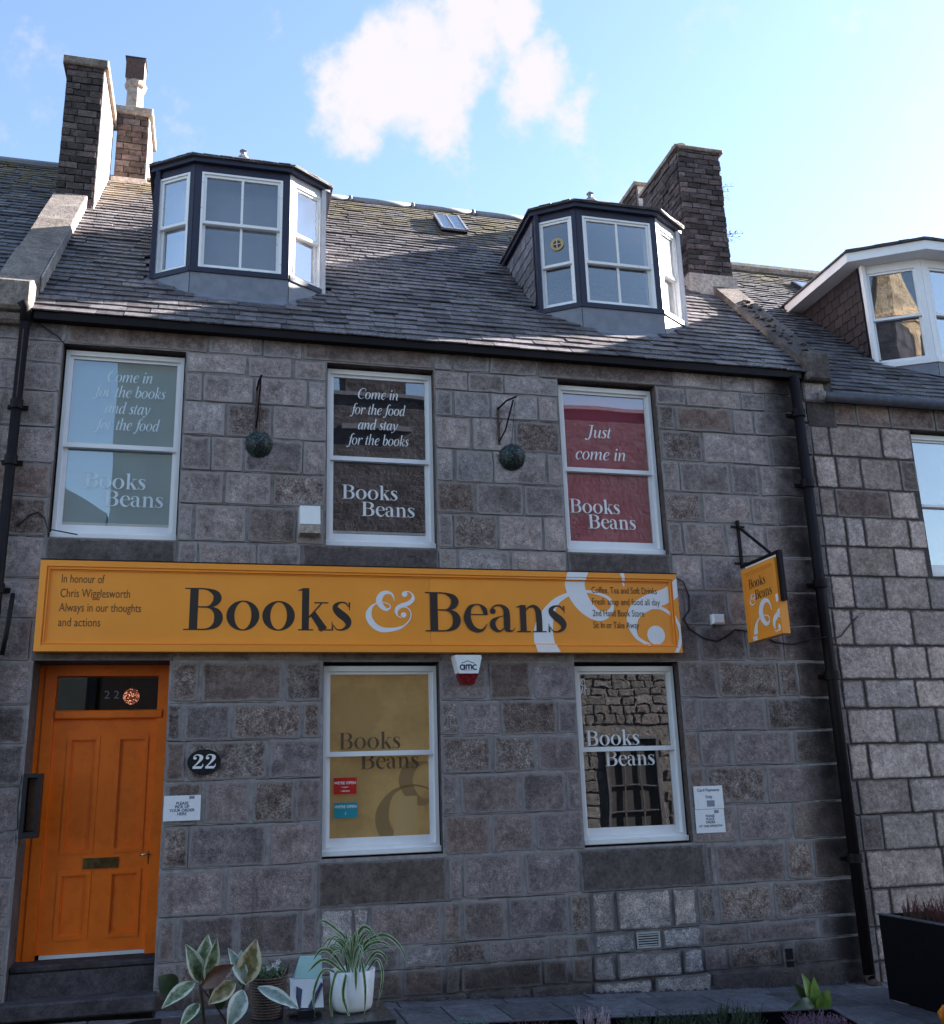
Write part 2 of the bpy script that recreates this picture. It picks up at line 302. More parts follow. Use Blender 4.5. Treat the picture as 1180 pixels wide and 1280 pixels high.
M['spider'] = leaf_mat('striped_spider_leaf', (.035, .085, .022), (.07, .16, .035), (.50, .56, .42))

# ------------------------------------------------------------------ mesh builders
class MB:
    def __init__(s): s.v = []; s.f = []; s.e = None; s.t = None
    def add(s, vs, fs):
        o = len(s.v); s.v += [tuple(v) for v in vs]; s.f += [tuple(i+o for i in f) for f in fs]; return s
    def box(s, x0, x1, y0, y1, z0, z1):
        return s.add([(x0, y0, z0), (x1, y0, z0), (x1, y1, z0), (x0, y1, z0), (x0, y0, z1), (x1, y0, z1), (x1, y1, z1), (x0, y1, z1)],
                     [(0, 3, 2, 1), (4, 5, 6, 7), (0, 1, 5, 4), (1, 2, 6, 5), (2, 3, 7, 6), (3, 0, 4, 7)])
    def prism(s, a, b):
        """a, b: matching rings of points"""
        n = len(a)
        return s.add(list(a)+list(b), [tuple(range(n-1, -1, -1)), tuple(range(n, 2*n))]+[(i, (i+1) % n, n+(i+1) % n, n+i) for i in range(n)])
    def bbox(s, x0, x1, y0, y1, z0, z1, c=.004):
        """box with chamfered front (low y) edges"""
        return s.add([(x0, y0+c, z0), (x1, y0+c, z0), (x1, y0+c, z1), (x0, y0+c, z1), (x0+c, y0, z0+c), (x1-c, y0, z0+c), (x1-c, y0, z1-c), (x0+c, y0, z1-c), (x0, y1, z0), (x1, y1, z0), (x1, y1, z1), (x0, y1, z1)],
                     [(4, 5, 6, 7), (0, 1, 5, 4), (1, 2, 6, 5), (2, 3, 7, 6), (3, 0, 4, 7), (8, 9, 1, 0), (9, 10, 2, 1), (10, 11, 3, 2), (11, 8, 0, 3), (11, 10, 9, 8)])
    def ring(s, x0, x1, z0, z1, w, y0, y1, wb=None, wt=None):
        """mitred rectangular frame in the XZ plane"""
        wb = wb or w; wt = wt or w
        O = [(x0, z0), (x1, z0), (x1, z1), (x0, z1)]; I = [(x0+w, z0+wb), (x1-w, z0+wb), (x1-w, z1-wt), (x0+w, z1-wt)]
        for k in range(4):
            j = (k+1) % 4
            q = [O[k], O[j], I[j], I[k]]
            s.prism([(x, y0, z) for x, z in q], [(x, y1, z) for x, z in q])
        return s
    def tube(s, pts, r, n=8, closed_ends=True):
        pts = [Vector(p) for p in pts]; rs = r if isinstance(r, (list, tuple)) else [r]*len(pts)
        rings = []; up = None
        for i, p in enumerate(pts):
            t = (pts[min(i+1, len(pts)-1)]-pts[max(i-1, 0)]).normalized()
            if up is None: up = t.orthogonal().normalized()
            up = (up - t*up.dot(t)).normalized(); sd_ = t.cross(up)
            rings.append([p+(up*math.cos(2*math.pi*k/n)+sd_*math.sin(2*math.pi*k/n))*rs[i] for k in range(n)])
        fs = []
        for i in range(len(pts)-1):
            for k in range(n): fs.append((i*n+k, i*n+(k+1) % n, (i+1)*n+(k+1) % n, (i+1)*n+k))
        if closed_ends: fs += [tuple(range(n-1, -1, -1)), tuple((len(pts)-1)*n+k for k in range(n))]
        return s.add([v for r_ in rings for v in r_], fs)
    def lathe(s, c, prof, n=24):
        c = Vector(c); vs = []; fs = []
        for r, z in prof: vs += [(c.x+r*math.cos(2*math.pi*k/n), c.y+r*math.sin(2*math.pi*k/n), c.z+z) for k in range(n)]
        for i in range(len(prof)-1):
            for k in range(n): fs.append((i*n+k, i*n+(k+1) % n, (i+1)*n+(k+1) % n, (i+1)*n+k))
        fs += [tuple(range(n-1, -1, -1)), tuple((len(prof)-1)*n+k for k in range(n))]
        return s.add(vs, fs)
    def build(s, name, mat, parent=None, smooth=False, label=None, kind=None, attr=None):
        if not s.v: return None
        n = len(s.v); c = Vector((sum(v[0] for v in s.v)/n, sum(v[1] for v in s.v)/n, sum(v[2] for v in s.v)/n))
        me = bpy.data.meshes.new(name); me.from_pydata([(v[0]-c.x, v[1]-c.y, v[2]-c.z) for v in s.v], [], s.f)
        if mat: me.materials.append(M[mat])
        if smooth: me.polygons.foreach_set('use_smooth', [True]*len(me.polygons))
        if attr:
            for an, vals in attr.items():
                a = me.attributes.new(an, 'FLOAT', 'POINT'); a.data.foreach_set('value', vals)
        if not (attr and 'edge' in attr) and mat in STONES:
            a = me.attributes.new('edge', 'FLOAT', 'POINT'); a.data.foreach_set('value', [1.0]*n)
        me.update()
        o = bpy.data.objects.new(name, me); COL.objects.link(o)
        o.location = c
        if parent is not None:
            o.parent = parent; o.location = c - wloc(parent)
        if label: o['label'] = label
        if kind: o['kind'] = kind
        return o
def wloc(o):
    l = Vector(o.location)
    while o.parent: o = o.parent; l += Vector(o.location)
    return l
def thing(name, label, cat, loc=(0, 0, 0), group=None):
    o = bpy.data.objects.new(name, None); COL.objects.link(o); o.location = loc; o.empty_display_size = .1
    o['label'] = label; o['category'] = cat
    if group: o['group'] = group
    return o
def part_empty(name, parent, loc):
    o = bpy.data.objects.new(name, None); COL.objects.link(o); o.parent = parent; o.location = Vector(loc)-wloc(parent); o.empty_display_size = .1; return o
def tag(o, label, cat, group=None, kind=None):
    o['label'] = label; o['category'] = cat
    if group: o['group'] = group
    if kind: o['kind'] = kind
    return o

# ------------------------------------------------------------------ lettering (strokes with their own thick and thin parts)
def cr_spline(P, n=7):
    if len(P) == 2: return P
    o = []
    for i in range(len(P)-1):
        a = P[max(i-1, 0)]; b = P[i]; c = P[i+1]; d = P[min(i+2, len(P)-1)]
        for k in range(n):
            t = k/n
            q = tuple(.5*((2*b[j])+(-a[j]+c[j])*t+(2*a[j]-5*b[j]+4*c[j]-d[j])*t*t+(-a[j]+3*b[j]-3*c[j]+d[j])*t**3) for j in range(3))
            o.append((q[0], q[1], max(q[2], .012)))
    o.append(P[-1]); return o
def ribbon(P):
    """list of quads (2D) for a centreline of (x, y, width)"""
    P = cr_spline(P); L = []; Rr = []
    for i, p in enumerate(P):
        a = P[max(i-1, 0)]; b = P[min(i+1, len(P)-1)]; tx, ty = b[0]-a[0], b[1]-a[1]; l = math.hypot(tx, ty) or 1
        nx, ny = -ty/l, tx/l; h = p[2]/2; L.append((p[0]+nx*h, p[1]+ny*h)); Rr.append((p[0]-nx*h, p[1]-ny*h))
    return [(L[i], L[i+1], Rr[i+1], Rr[i]) for i in range(len(P)-1)]
def disc(x, y, r, n=16): return [tuple((x+r*math.cos(2*math.pi*k/n), y+r*math.sin(2*math.pi*k/n)) for k in range(n))]
def oring(cx, cy, rx, ry, ix, iy, n=28):
    q = []
    for k in range(n):
        a, b = 2*math.pi*k/n, 2*math.pi*(k+1)/n
        q.append(((cx+rx*math.cos(a), cy+ry*math.sin(a)), (cx+rx*math.cos(b), cy+ry*math.sin(b)), (cx+ix*math.cos(b), cy+iy*math.sin(b)), (cx+ix*math.cos(a), cy+iy*math.sin(a))))
    return q
def ln(x0, y0, x1, y1, w0, w1=None): return ribbon([(x0, y0, w0), (x1, y1, w0 if w1 is None else w1)])
T = .03
G = {
 'B': ([ln(.22, 0, .22, 1, .19), ln(0, .015, .45, .015, T), ln(0, .985, .45, .985, T),
        ribbon([(.3, .985, T), (.52, .968, .045), (.70, .88, .14), (.755, .76, .19), (.70, .64, .14), (.55, .552, .045), (.3, .55, T)]),
        ribbon([(.3, .55, T), (.58, .535, .045), (.74, .44, .15), (.795, .29, .20), (.74, .13, .15), (.56, .03, .045), (.3, .015, T)])], .97),
 'o': ([oring(.39, .35, .385, .36, .20, .33)], .84),
 'k': ([ln(.19, 0, .19, 1.03, .17), ln(.02, .015, .38, .015, T), ribbon([(.0, .97, .02), (.08, .985, .04), (.15, .99, .06)]), ln(.26, .30, .58, .66, .035), ln(.40, .675, .74, .675, T), ln(.36, .42, .64, .015, .15, .18), ln(.50, .015, .82, .015, T)], .80),
 's': ([ribbon([(.44, .58, .02), (.36, .675, .035), (.24, .685, .045), (.13, .62, .10), (.12, .53, .15), (.22, .42, .19), (.36, .31, .19), (.43, .20, .16), (.40, .09, .10), (.28, .02, .045), (.15, .03, .03), (.06, .14, .02)]), ln(.455, .69, .465, .49, .045, .01), ln(.045, .0, .035, .22, .045, .01)], .55),
 'e': ([ln(.12, .44, .62, .44, .025), ribbon([(.575, .44, .10), (.54, .58, .12), (.43, .685, .045), (.32, .695, .035), (.17, .62, .10), (.10, .42, .17), (.11, .28, .18), (.2, .11, .15), (.36, .03, .10), (.5, .06, .05), (.61, .21, .012)])], .66),
 'a': ([disc(.10, .53, .075), ribbon([(.05, .56, .03), (.14, .66, .04), (.30, .685, .05), (.42, .60, .13), (.46, .48, .16), (.46, .12, .16), (.50, .04, .09), (.60, .03, .03), (.67, .11, .012)]), ribbon([(.42, .42, .02), (.25, .38, .03), (.11, .28, .12), (.09, .16, .15), (.17, .05, .10), (.28, .02, .04), (.42, .13, .02)])], .70),
 'n': ([ln(.19, 0, .19, .70, .16), ribbon([(.02, .64, .02), (.10, .66, .04), (.15, .68, .06)]), ln(.02, .015, .37, .015, T), ribbon([(.26, .55, .02), (.36, .65, .05), (.50, .665, .09), (.59, .55, .15), (.61, .40, .16), (.61, 0, .16)]), ln(.44, .015, .79, .015, T)], .83),
 '2': ([disc(.13, .74, .095), ribbon([(.06, .80, .04), (.15, .94, .06), (.30, .97, .08), (.45, .86, .18), (.45, .68, .18), (.30, .42, .10), (.10, .17, .06), (.04, .06, .06)]), ln(.03, .09, .50, .09, .17), ribbon([(.46, .1, .1), (.53, .16, .07), (.56, .34, .03)])], .66),
}
I_ = .10
GI = {
 'C': ([ribbon([(.66, .74, .02), (.64, .90, .03), (.50, .98, .04), (.32, .95, .07), (.14, .75, .12), (.08, .45, .14), (.14, .16, .11), (.32, .02, .05), (.48, .02, .035), (.62, .18, .02)])], .70),
 'J': ([ribbon([(.34, .97, .11), (.33, .5, .12), (.30, .05, .11), (.20, -.13, .06), (.08, -.15, .04)]), disc(.04, -.10, .065), ln(.14, .98, .50, .98, T)], .52),
 'o': ([oring(.26, .31, .255, .325, .145, .30)], .57),
 'c': ([ribbon([(.42, .50, .06), (.36, .62, .04), (.24, .61, .05), (.10, .45, .11), (.08, .22, .12), (.18, .03, .07), (.30, .02, .035), (.42, .15, .02)]), disc(.40, .50, .05)], .48),
 'm': ([ln(.10, 0, .10, .62, I_), ribbon([(.0, .5, .02), (.05, .59, .03), (.1, .6, .05)]), ribbon([(.14, .30, .02), (.26, .55, .04), (.36, .60, .07), (.42, .5, I_), (.42, 0, I_)]), ribbon([(.46, .30, .02), (.58, .55, .04), (.68, .60, .07), (.74, .5, I_), (.73, .1, I_), (.80, .01, .04), (.88, .10, .015)])], .92),
 'n': ([ln(.10, 0, .10, .62, I_), ribbon([(.0, .5, .02), (.05, .59, .03), (.1, .6, .05)]), ribbon([(.14, .30, .02), (.26, .55, .04), (.36, .60, .07), (.43, .5, I_), (.42, .1, I_), (.49, .01, .04), (.57, .10, .015)])], .60),
 'e': ([ribbon([(.10, .27, .03), (.28, .34, .03), (.40, .46, .05), (.36, .59, .05), (.24, .61, .05), (.10, .45, .11), (.08, .20, .12), (.18, .03, .07), (.30, .02, .035), (.43, .14, .015)])], .48),
 'i': ([ribbon([(.02, .48, .02), (.08, .58, .04), (.13, .55, I_), (.12, .1, I_), (.18, .01, .04), (.26, .10, .015)]), disc(.14, .86, .065)], .30),
 'f': ([ribbon([(.44, .93, .07), (.37, 1.02, .04), (.28, .97, .06), (.21, .75, .11), (.18, .1, .11), (.10, -.17, .06), (.0, -.24, .04)]), disc(-.03, -.18, .055), ln(.05, .60, .38, .60, T)], .34),
 'r': ([ln(.10, 0, .10, .62, I_), ribbon([(.0, .5, .02), (.05, .59, .03), (.1, .6, .05)]), ribbon([(.14, .32, .02), (.22, .52, .04), (.32, .61, .05), (.38, .58, .06)]), disc(.38, .55, .055)], .42),
 't': ([ribbon([(.16, .82, .04), (.13, .6, .09), (.11, .12, I_), (.17, .02, .05), (.29, .12, .015)]), ln(.0, .60, .29, .60, T)], .32),
 'h': ([ln(.10, 0, .10, 1.0, I_), ln(.0, .97, .1, .99, .03), ribbon([(.14, .30, .02), (.26, .55, .04), (.36, .60, .07), (.43, .5, I_), (.42, .1, I_), (.49, .01, .04), (.57, .10, .015)])], .60),
 'b': ([ln(.10, .1, .10, 1.0, I_), ln(.0, .97, .1, .99, .03), ribbon([(.14, .42, .02), (.26, .60, .05), (.40, .52, .10), (.45, .34, .12), (.38, .10, .09), (.24, .01, .04), (.10, .10, .05)])], .54),
 'd': ([ribbon([(.43, 1.0, I_), (.42, .5, I_), (.41, .1, I_), (.47, .01, .04), (.55, .10, .015)]), ln(.33, .97, .43, .99, .03), ribbon([(.40, .52, .03), (.30, .61, .04), (.16, .55, .08), (.07, .32, .12), (.10, .08, .09), (.20, .01, .05), (.38, .22, .02)])], .57),
 'a': ([ribbon([(.43, .62, I_), (.41, .1, I_), (.47, .01, .04), (.55, .10, .015)]), ribbon([(.40, .52, .03), (.30, .61, .04), (.16, .55, .08), (.07, .32, .12), (.10, .08, .09), (.20, .01, .05), (.38, .22, .02)])], .57),
 'k': ([ln(.10, 0, .10, 1.0, I_), ln(.0, .97, .1, .99, .03), ribbon([(.14, .28, .02), (.30, .38, .04), (.40, .52, .05), (.34, .61, .05), (.24, .58, .03)]), ribbon([(.20, .34, .07), (.34, .12, I_), (.42, .01, .04), (.50, .10, .015)])], .51),
 's': ([ribbon([(.34, .50, .04), (.28, .60, .035), (.18, .61, .05), (.10, .50, .09), (.18, .36, .12), (.28, .24, .12), (.27, .08, .09), (.16, .01, .05), (.05, .06, .03), (.03, .14, .05)])], .38),
 'y': ([ribbon([(.0, .5, .02), (.07, .60, .05), (.14, .5, I_), (.20, .2, I_), (.27, .02, .06)]), ribbon([(.44, .60, .09), (.42, .35, .05), (.30, .05, .04), (.14, -.18, .04), (.04, -.20, .05)]), disc(.03, -.18, .05)], .48),
 'u': ([ribbon([(.0, .5, .02), (.07, .60, .05), (.12, .5, I_), (.11, .18, I_), (.18, .02, .06), (.30, .10, .03), (.40, .34, .02)]), ribbon([(.44, .62, I_), (.43, .1, I_), (.49, .01, .04), (.57, .10, .015)])], .58),
}
for g_ in GI.values():                                       # slant
    for st in g_[0]:
        for i in range(len(st)): st[i] = tuple((x+.20*y, y) for x, y in st[i])
def q660(pts): return [((x-215)/660, (810-y)/660, wd/660) for x, y, wd in pts]
AMP = [ribbon(q660([(655, 312, 8), (640, 245, 22), (600, 190, 38), (525, 178, 60), (455, 215, 82), (418, 300, 95), (440, 375, 82), (490, 432, 62), (545, 450, 40), (590, 415, 18), (575, 368, 14), (500, 342, 13), (440, 342, 12), (370, 360, 20), (308, 405, 40), (262, 500, 84), (268, 600, 95), (340, 705, 92), (440, 765, 84), (560, 775, 66), (700, 752, 46), (800, 705, 26), (880, 620, 18), (910, 530, 16), (885, 450, 15), (835, 413, 16), (790, 405, 22)])),
       disc((815-215)/660, (810-198)/660, 46/660),
       ribbon(q660([(825, 155, 14), (885, 160, 16), (935, 205, 26), (942, 275, 56), (875, 345, 68), (770, 385, 70), (705, 425, 66), (682, 480, 50), (700, 545, 18), (760, 580, 15)])),
       disc((795-215)/660, (810-535)/660, 44/660)]
def layout(text, glyphs, track=.0):
    x = 0; out_ = []
    for ch in text:
        if ch == ' ': x += .30; continue
        st, adv = glyphs[ch]
        for s_ in st: out_.append([tuple((p[0]+x, p[1]) for p in q) for q in s_])
        x += adv+track
    xs = [p[0] for s_ in out_ for q in s_ for p in q]
    return out_, min(xs), max(xs)
def clip(poly, x0, x1, y0, y1):
    def cl(P, f, g):
        o = []
        for i in range(len(P)):
            a, b = P[i], P[(i+1) % len(P)]; fa, fb = f(a), f(b)
            if fa >= 0: o.append(a)
            if (fa >= 0) != (fb >= 0):
                t = fa/(fa-fb); o.append((a[0]+(b[0]-a[0])*t, a[1]+(b[1]-a[1])*t))
        return o
    for f in (lambda p: p[0]-x0, lambda p: x1-p[0], lambda p: p[1]-y0, lambda p: y1-p[1]):
        poly = cl(poly, f, None)
        if len(poly) < 3: return None
    return poly
def strokes_mesh(mb, strokes, fn, step=.00025, y0=0.0):
    """fn maps glyph (u, v, d) to 3D; every stroke sits a hair in front of the one before"""
    for k, s_ in enumerate(strokes):
        for i, q in enumerate(s_):
            mb.add([fn(p[0], p[1], y0+k*step % .0016+i*8e-6) for p in q], [tuple(range(len(q)))])
def text_on_wall(name, text, glyphs, x0, x1, z0, cap, y, mat, parent, slope=0.0, label=None, track=0):
    st, a, b = layout(text, glyphs, track); sx = (x1-x0)/(b-a)
    mb = MB(); strokes_mesh(mb, st, lambda u, v, d: (x0+(u-a)*sx, y-d, z0+v*cap+(u-a)*sx*slope))
    # faces must look to -Y
    return mb.build(name, mat, parent, label=label)
def font_text(name, text, x, z, size, y, mat, parent, sx=1.0, align='LEFT', width=None, bold=0.0, mapf=None):
    cu_ = bpy.data.curves.new(name, 'FONT'); cu_.body = text; cu_.size = size; cu_.align_x = align; cu_.resolution_u = 3; cu_.offset = bold
    o = bpy.data.objects.new(name, cu_); COL.objects.link(o)
    dg = bpy.context.evaluated_depsgraph_get(); me = bpy.data.meshes.new_from_object(o.evaluated_get(dg))
    bpy.data.objects.remove(o)
    xs = [v.co.x for v in me.vertices] or [0, 1]
    if width:
        sx = width/(max(xs)-min(xs))
        ox = min(xs) if align == 'LEFT' else 0
    else: ox = 0
    mb = MB()
    for p in me.polygons:
        vs_ = [me.vertices[i].co for i in p.vertices]
        mb.add([(mapf((v.x-ox)*sx, v.y) if mapf else (x+(v.x-ox)*sx, y, z+v.y)) for v in vs_], [tuple(range(len(vs_)))])
    return mb.build(name, mat, parent)

# ------------------------------------------------------------------ stones
def gapf(): return random.choice((.35, .7, 1.0, 1.3, 1.7))
def add_stone(parent, x0, x1, z0, z1, mat, proud=.010, gap=.012, y=0.0, jit=.007, name='stone', depth=.012, irr=1.0):
    x0 += gap*gapf(); x1 -= gap*gapf(); z0 += gap*U(.2, .9); z1 -= gap*U(.3, 1.4)
    if x1-x0 < .03 or z1-z0 < .03: return None
    w_, h_ = x1-x0, z1-z0; c = min(w_, h_)*U(.02, .07)*irr
    nx = 3 if w_ > .3 else 2
    P = [(x0+c, z0)]+[(x0+c+(w_-2*c)*k/nx, z0) for k in range(1, nx)]+[(x1-c, z0), (x1, z0+c), (x1, z0+h_*.5), (x1, z1-c), (x1-c, z1)]+[(x1-c-(w_-2*c)*k/nx, z1) for k in range(1, nx)]+[(x0+c, z1), (x0, z1-c), (x0, z0+h_*.5), (x0, z0+c)]
    P = [(px+U(-jit, jit)*irr, pz+U(-jit, jit)*irr) for px, pz in P]
    cx_, cz_ = (x0+x1)/2, (z0+z1)/2; ins = .008 if irr < 1.3 else .02
    n = len(P); F = []
    pr = proud*U(.5, 1.5)
    tx, tz = U(-.004, .004), U(-.004, .004)
    for px, pz in P:
        dx, dz = cx_-px, cz_-pz; l = math.hypot(dx, dz); F.append((px+dx/l*ins, y-pr+tx*(px-cx_)/w_+tz*(pz-cz_)/h_, pz+dz/l*ins))
    # an inner ring keeps the middle of the face flat and bounds the worn margin
    k2 = .45; inn = [(cx_+(f[0]-cx_)*(1-k2*min(1, .16/(w_))), f[1]-U(0, .003), cz_+(f[2]-cz_)*(1-k2*min(1, .16/h_))) for f in F]
    vs_ = [(px, y+depth, pz) for px, pz in P]+F+inn+[(cx_, y-pr-U(0, .004), cz_)]
    fs_ = [(i, (i+1) % n, n+(i+1) % n, n+i) for i in range(n)]+[(n+i, n+(i+1) % n, 2*n+(i+1) % n, 2*n+i) for i in range(n)]+[(2*n+i, 2*n+(i+1) % n, 3*n) for i in range(n)]
    mb = MB().add(vs_, fs_)
    return mb.build(name, mat, parent, attr={'edge': [0]*(2*n)+[.55]*n+[1]})

# openings: x0, x1, z0, z1
OP = {'w1': (-1.565, -.42, 4.095, 6.045), 'w2': (.985, 2.11, 4.095, 6.045), 'w3': (3.50, 4.655, 4.095, 6.055),
      'w4': (.975, 2.10, 1.175, 2.955), 'w5': (3.50, 4.645, 1.165, 2.955), 'door': (-1.585, -.425, -.25, 2.97)}
def wall_skin(x0, x1, z0, z1, y, ops, name, mat, parent, thick=.5):
    xs = sorted({x0, x1}|{v for o in ops for v in o[:2]}); zs = sorted({z0, z1}|{v for o in ops for v in o[2:]})
    xs = [v for v in xs if x0 <= v <= x1]; zs = [v for v in zs if z0 <= v <= z1]; mb = MB()
    for i in range(len(xs)-1):
        for j in range(len(zs)-1):
            cx_, cz_ = (xs[i]+xs[i+1])/2, (zs[j]+zs[j+1])/2
            if any(o[0] < cx_ < o[1] and o[2] < cz_ < o[3] for o in ops): continue
            mb.add([(xs[i], y, zs[j]), (xs[i+1], y, zs[j]), (xs[i+1], y, zs[j+1]), (xs[i], y, zs[j+1])], [(0, 1, 2, 3)])
    # closing faces: back, ends and top
    yb = y+thick
    mb.add([(x0, yb, z0), (x1, yb, z0), (x1, yb, z1), (x0, yb, z1), (x0, y, z0), (x1, y, z0), (x1, y, z1), (x0, y, z1)], [(0, 4, 7, 3), (1, 2, 6, 5), (3, 7, 6, 2)])
    o = mb.build(name, mat, parent)
    for (a, b, c, d) in ops:
        MB().add([(a, y, c), (b, y, c), (b, y, d), (a, y, d), (a, yb, c), (b, yb, c), (b, yb, d), (a, yb, d)], [(0, 3, 7, 4), (1, 5, 6, 2), (3, 2, 6, 7), (0, 4, 5, 1)]).build('reveal', 'reveal', parent)
    return o

shop = thing('shop_building', 'grey granite two-storey shop with slate roof, two dark bay dormers and orange door', 'building', (2.4, 0, 0))
wall_skin(-2.3, 6.52, -.45, 6.34, .006, list(OP.values()), 'wall', 'mortar', shop)
COURSES = [(6.05,6.33,[-1.54,-.21,.33,.74,2.1,2.33,2.73,3.27,4.86,5.47,5.88]),
(5.83,6.05,[.18,.64,2.48,2.88,5.02,5.71,6.02]),
(5.53,5.83,[-.25,.26,.79,2.32,2.73,3.26,4.86,5.58,5.84]),
(5.17,5.53,[-.01,.44,2.51,2.98,5.17,6.01]),
(4.81,5.17,[-.14,.17,.75,2.31,2.73,3.32,4.86,5.47,5.84]),
(4.47,4.81,[0,.45,2.52,3.05,5.09,5.69,6.0]),
(4.1,4.47,[-.27,.22,.7,2.28,2.75,3.24,4.83,5.35,5.83]),
(3.71,4.1,[-1.58,-.41,-.22,.33,.75,2.12,2.31,2.87,3.49,4.66,5.02,5.54,5.99]),
(3.34,3.71,[-1.5,-.6,.3,1.2,2.0,2.8,3.6,4.76,5.28,5.97]),
(2.96,3.34,[-1.62,-.38,.3,.93,2.14,2.7,3.48,4.91,5.45,5.89]),
(2.58,2.96,[-.15,.61,2.58,3.04,5.08,5.79,6.02]),
(2.24,2.58,[-.28,.14,.78,2.3,2.7,3.29,4.83,5.6]),
(1.89,2.24,[-.23,.48,2.6,3.05,4.8,5.18,5.88]),
(1.51,1.89,[-.08,.33,.73,2.26,2.88,3.34,4.83,5.52]),
(1.15,1.51,[-.19,.49,2.56,3.0,5.14,5.76]),
(.76,1.15,[.13,.93,2.13,2.28,2.87,3.43,4.76,4.85,5.64,5.95]),
(.4,.76,[-.24,.24,.78,.95,1.26,1.41,2.08,2.27,2.69,3.31,3.53,3.77,4.35,4.63,4.84,5.46]),
(.21,.4,[-.24,.08,.48,.93,1.41,1.7,2.09,2.49,3.09,3.31,3.52,3.95,4.22,4.64,5.13,5.93]),
(-.02,.21,[-.14,.28,.75,1.2,1.7,2.08,2.23,3.02,3.28,3.51,3.74,4.42,4.64,4.91,5.5,5.64]),
(-.32,-.02,[2.3,2.9,3.5,4.1,4.7,5.3])]
for ci, (z0, z1, J) in enumerate(COURSES):
    J = [-2.28]+J+[6.46]
    for a, b in zip(J, J[1:]):
        segs = [(a, b)]
        zc = (z0+z1)/2
        for n_, (ox0, ox1, oz0, oz1) in OP.items():
            if oz0 < zc < oz1:
                ns = []
                for s0, s1 in segs:
                    if s1 <= ox0 or s0 >= ox1: ns.append((s0, s1)); continue
                    if s0 < ox0: ns.append((s0, ox0))
                    if s1 > ox1: ns.append((ox1, s1))
                segs = ns
        for s0, s1 in segs:
            if s1-s0 < .07: continue
            mid = (s0+s1)/2
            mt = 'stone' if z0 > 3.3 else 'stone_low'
            gap = .011 if z0 > 3.3 else .013
            pr = .004
            if z0 > 3.3 and z0 < 5.9 and R() < .16: mt = random.choice(('stone_brown', 'stone_spot'))
            if z0 < 2.9 and R() < .38: mt = random.choice(('stone_brown', 'stone_spot', 'stone_spot'))
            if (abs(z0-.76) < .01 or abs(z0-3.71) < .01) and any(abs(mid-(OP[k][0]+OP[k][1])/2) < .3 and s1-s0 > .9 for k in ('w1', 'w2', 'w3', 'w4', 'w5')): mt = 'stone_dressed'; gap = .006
            if abs(z0-6.05) < .01 and s1-s0 > 1.2: mt = 'stone_brown'
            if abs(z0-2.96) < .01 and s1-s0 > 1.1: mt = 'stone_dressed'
            if 3.5 < mid < 4.65 and z0 < .5: mt = 'stone_pale'; pr = .018
            if .9 < mid < 1.42 and abs(z0-.4) < .02: mt = 'stone_pale'
            if 3.94 < mid < 4.23 and abs(z0-.21) < .01: continue        # iron vent stands here
            if abs(mid-5.57) < .08 and z0 < .1 and z0 > -.1: continue      # drain hole
            if z0 < .21 and mid < 3.4: mt = 'stone_brown'; pr = .014
            add_stone(shop, s0, s1, z0, z1, mt, proud=pr, gap=gap, irr=1.0 if mt != 'stone_dressed' else .3)
# thin open cracks along the bed joints, broken and wandering
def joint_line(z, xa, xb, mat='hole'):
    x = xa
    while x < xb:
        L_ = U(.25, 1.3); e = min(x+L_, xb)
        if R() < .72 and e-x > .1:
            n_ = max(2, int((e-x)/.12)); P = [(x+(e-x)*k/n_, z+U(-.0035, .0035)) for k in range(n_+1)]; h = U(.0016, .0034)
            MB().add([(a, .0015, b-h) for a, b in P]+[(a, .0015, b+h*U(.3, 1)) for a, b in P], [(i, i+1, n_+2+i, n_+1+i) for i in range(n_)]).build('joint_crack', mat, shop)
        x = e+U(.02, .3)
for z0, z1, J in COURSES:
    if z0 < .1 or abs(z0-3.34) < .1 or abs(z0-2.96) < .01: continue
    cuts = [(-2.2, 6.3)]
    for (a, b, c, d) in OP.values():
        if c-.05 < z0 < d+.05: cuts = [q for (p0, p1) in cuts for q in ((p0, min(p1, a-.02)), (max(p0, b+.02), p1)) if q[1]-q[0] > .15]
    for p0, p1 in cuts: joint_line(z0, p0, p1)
# vent and drain hole
v_ = MB().ring(3.965, 4.205, .235, .375, .014, -.012, .02)
v_.build('vent', 'grille', shop)
vent = shop.children[-1] if False else None
for k in range(5): MB().box(3.98, 4.19, -.008, .012, .255+k*.022, .265+k*.022).build('vent_bar', 'grille', shop)
MB().box(3.966, 4.204, .004, .005, .236, .374).build('vent_opening', 'hole', shop)
MB().box(5.53, 5.61, .002, .004, .03, .13).build('drain_hole', 'hole', shop); MB().box(5.53, 5.61, .002, .004, -.05, .015).build('drain_hole', 'hole', shop)
MB().box(5.50, 5.52, -.008, .01, -.06, .14).build('drain_frame', 'stone_low', shop); MB().box(5.52, 5.63, -.008, .01, .016, .029).build('drain_frame', 'stone_low', shop)

MB().box(-2.2, 6.4, 1.3, 1.35, -.4, 6.2).build('inner_wall', 'room_dark', shop)
MB().box(-2.2, 6.4, .56, 1.3, 6.15, 6.2).box(-2.2, 6.4, .56, 1.3, 3.2, 3.25).build('ceiling', 'room_dark', shop)
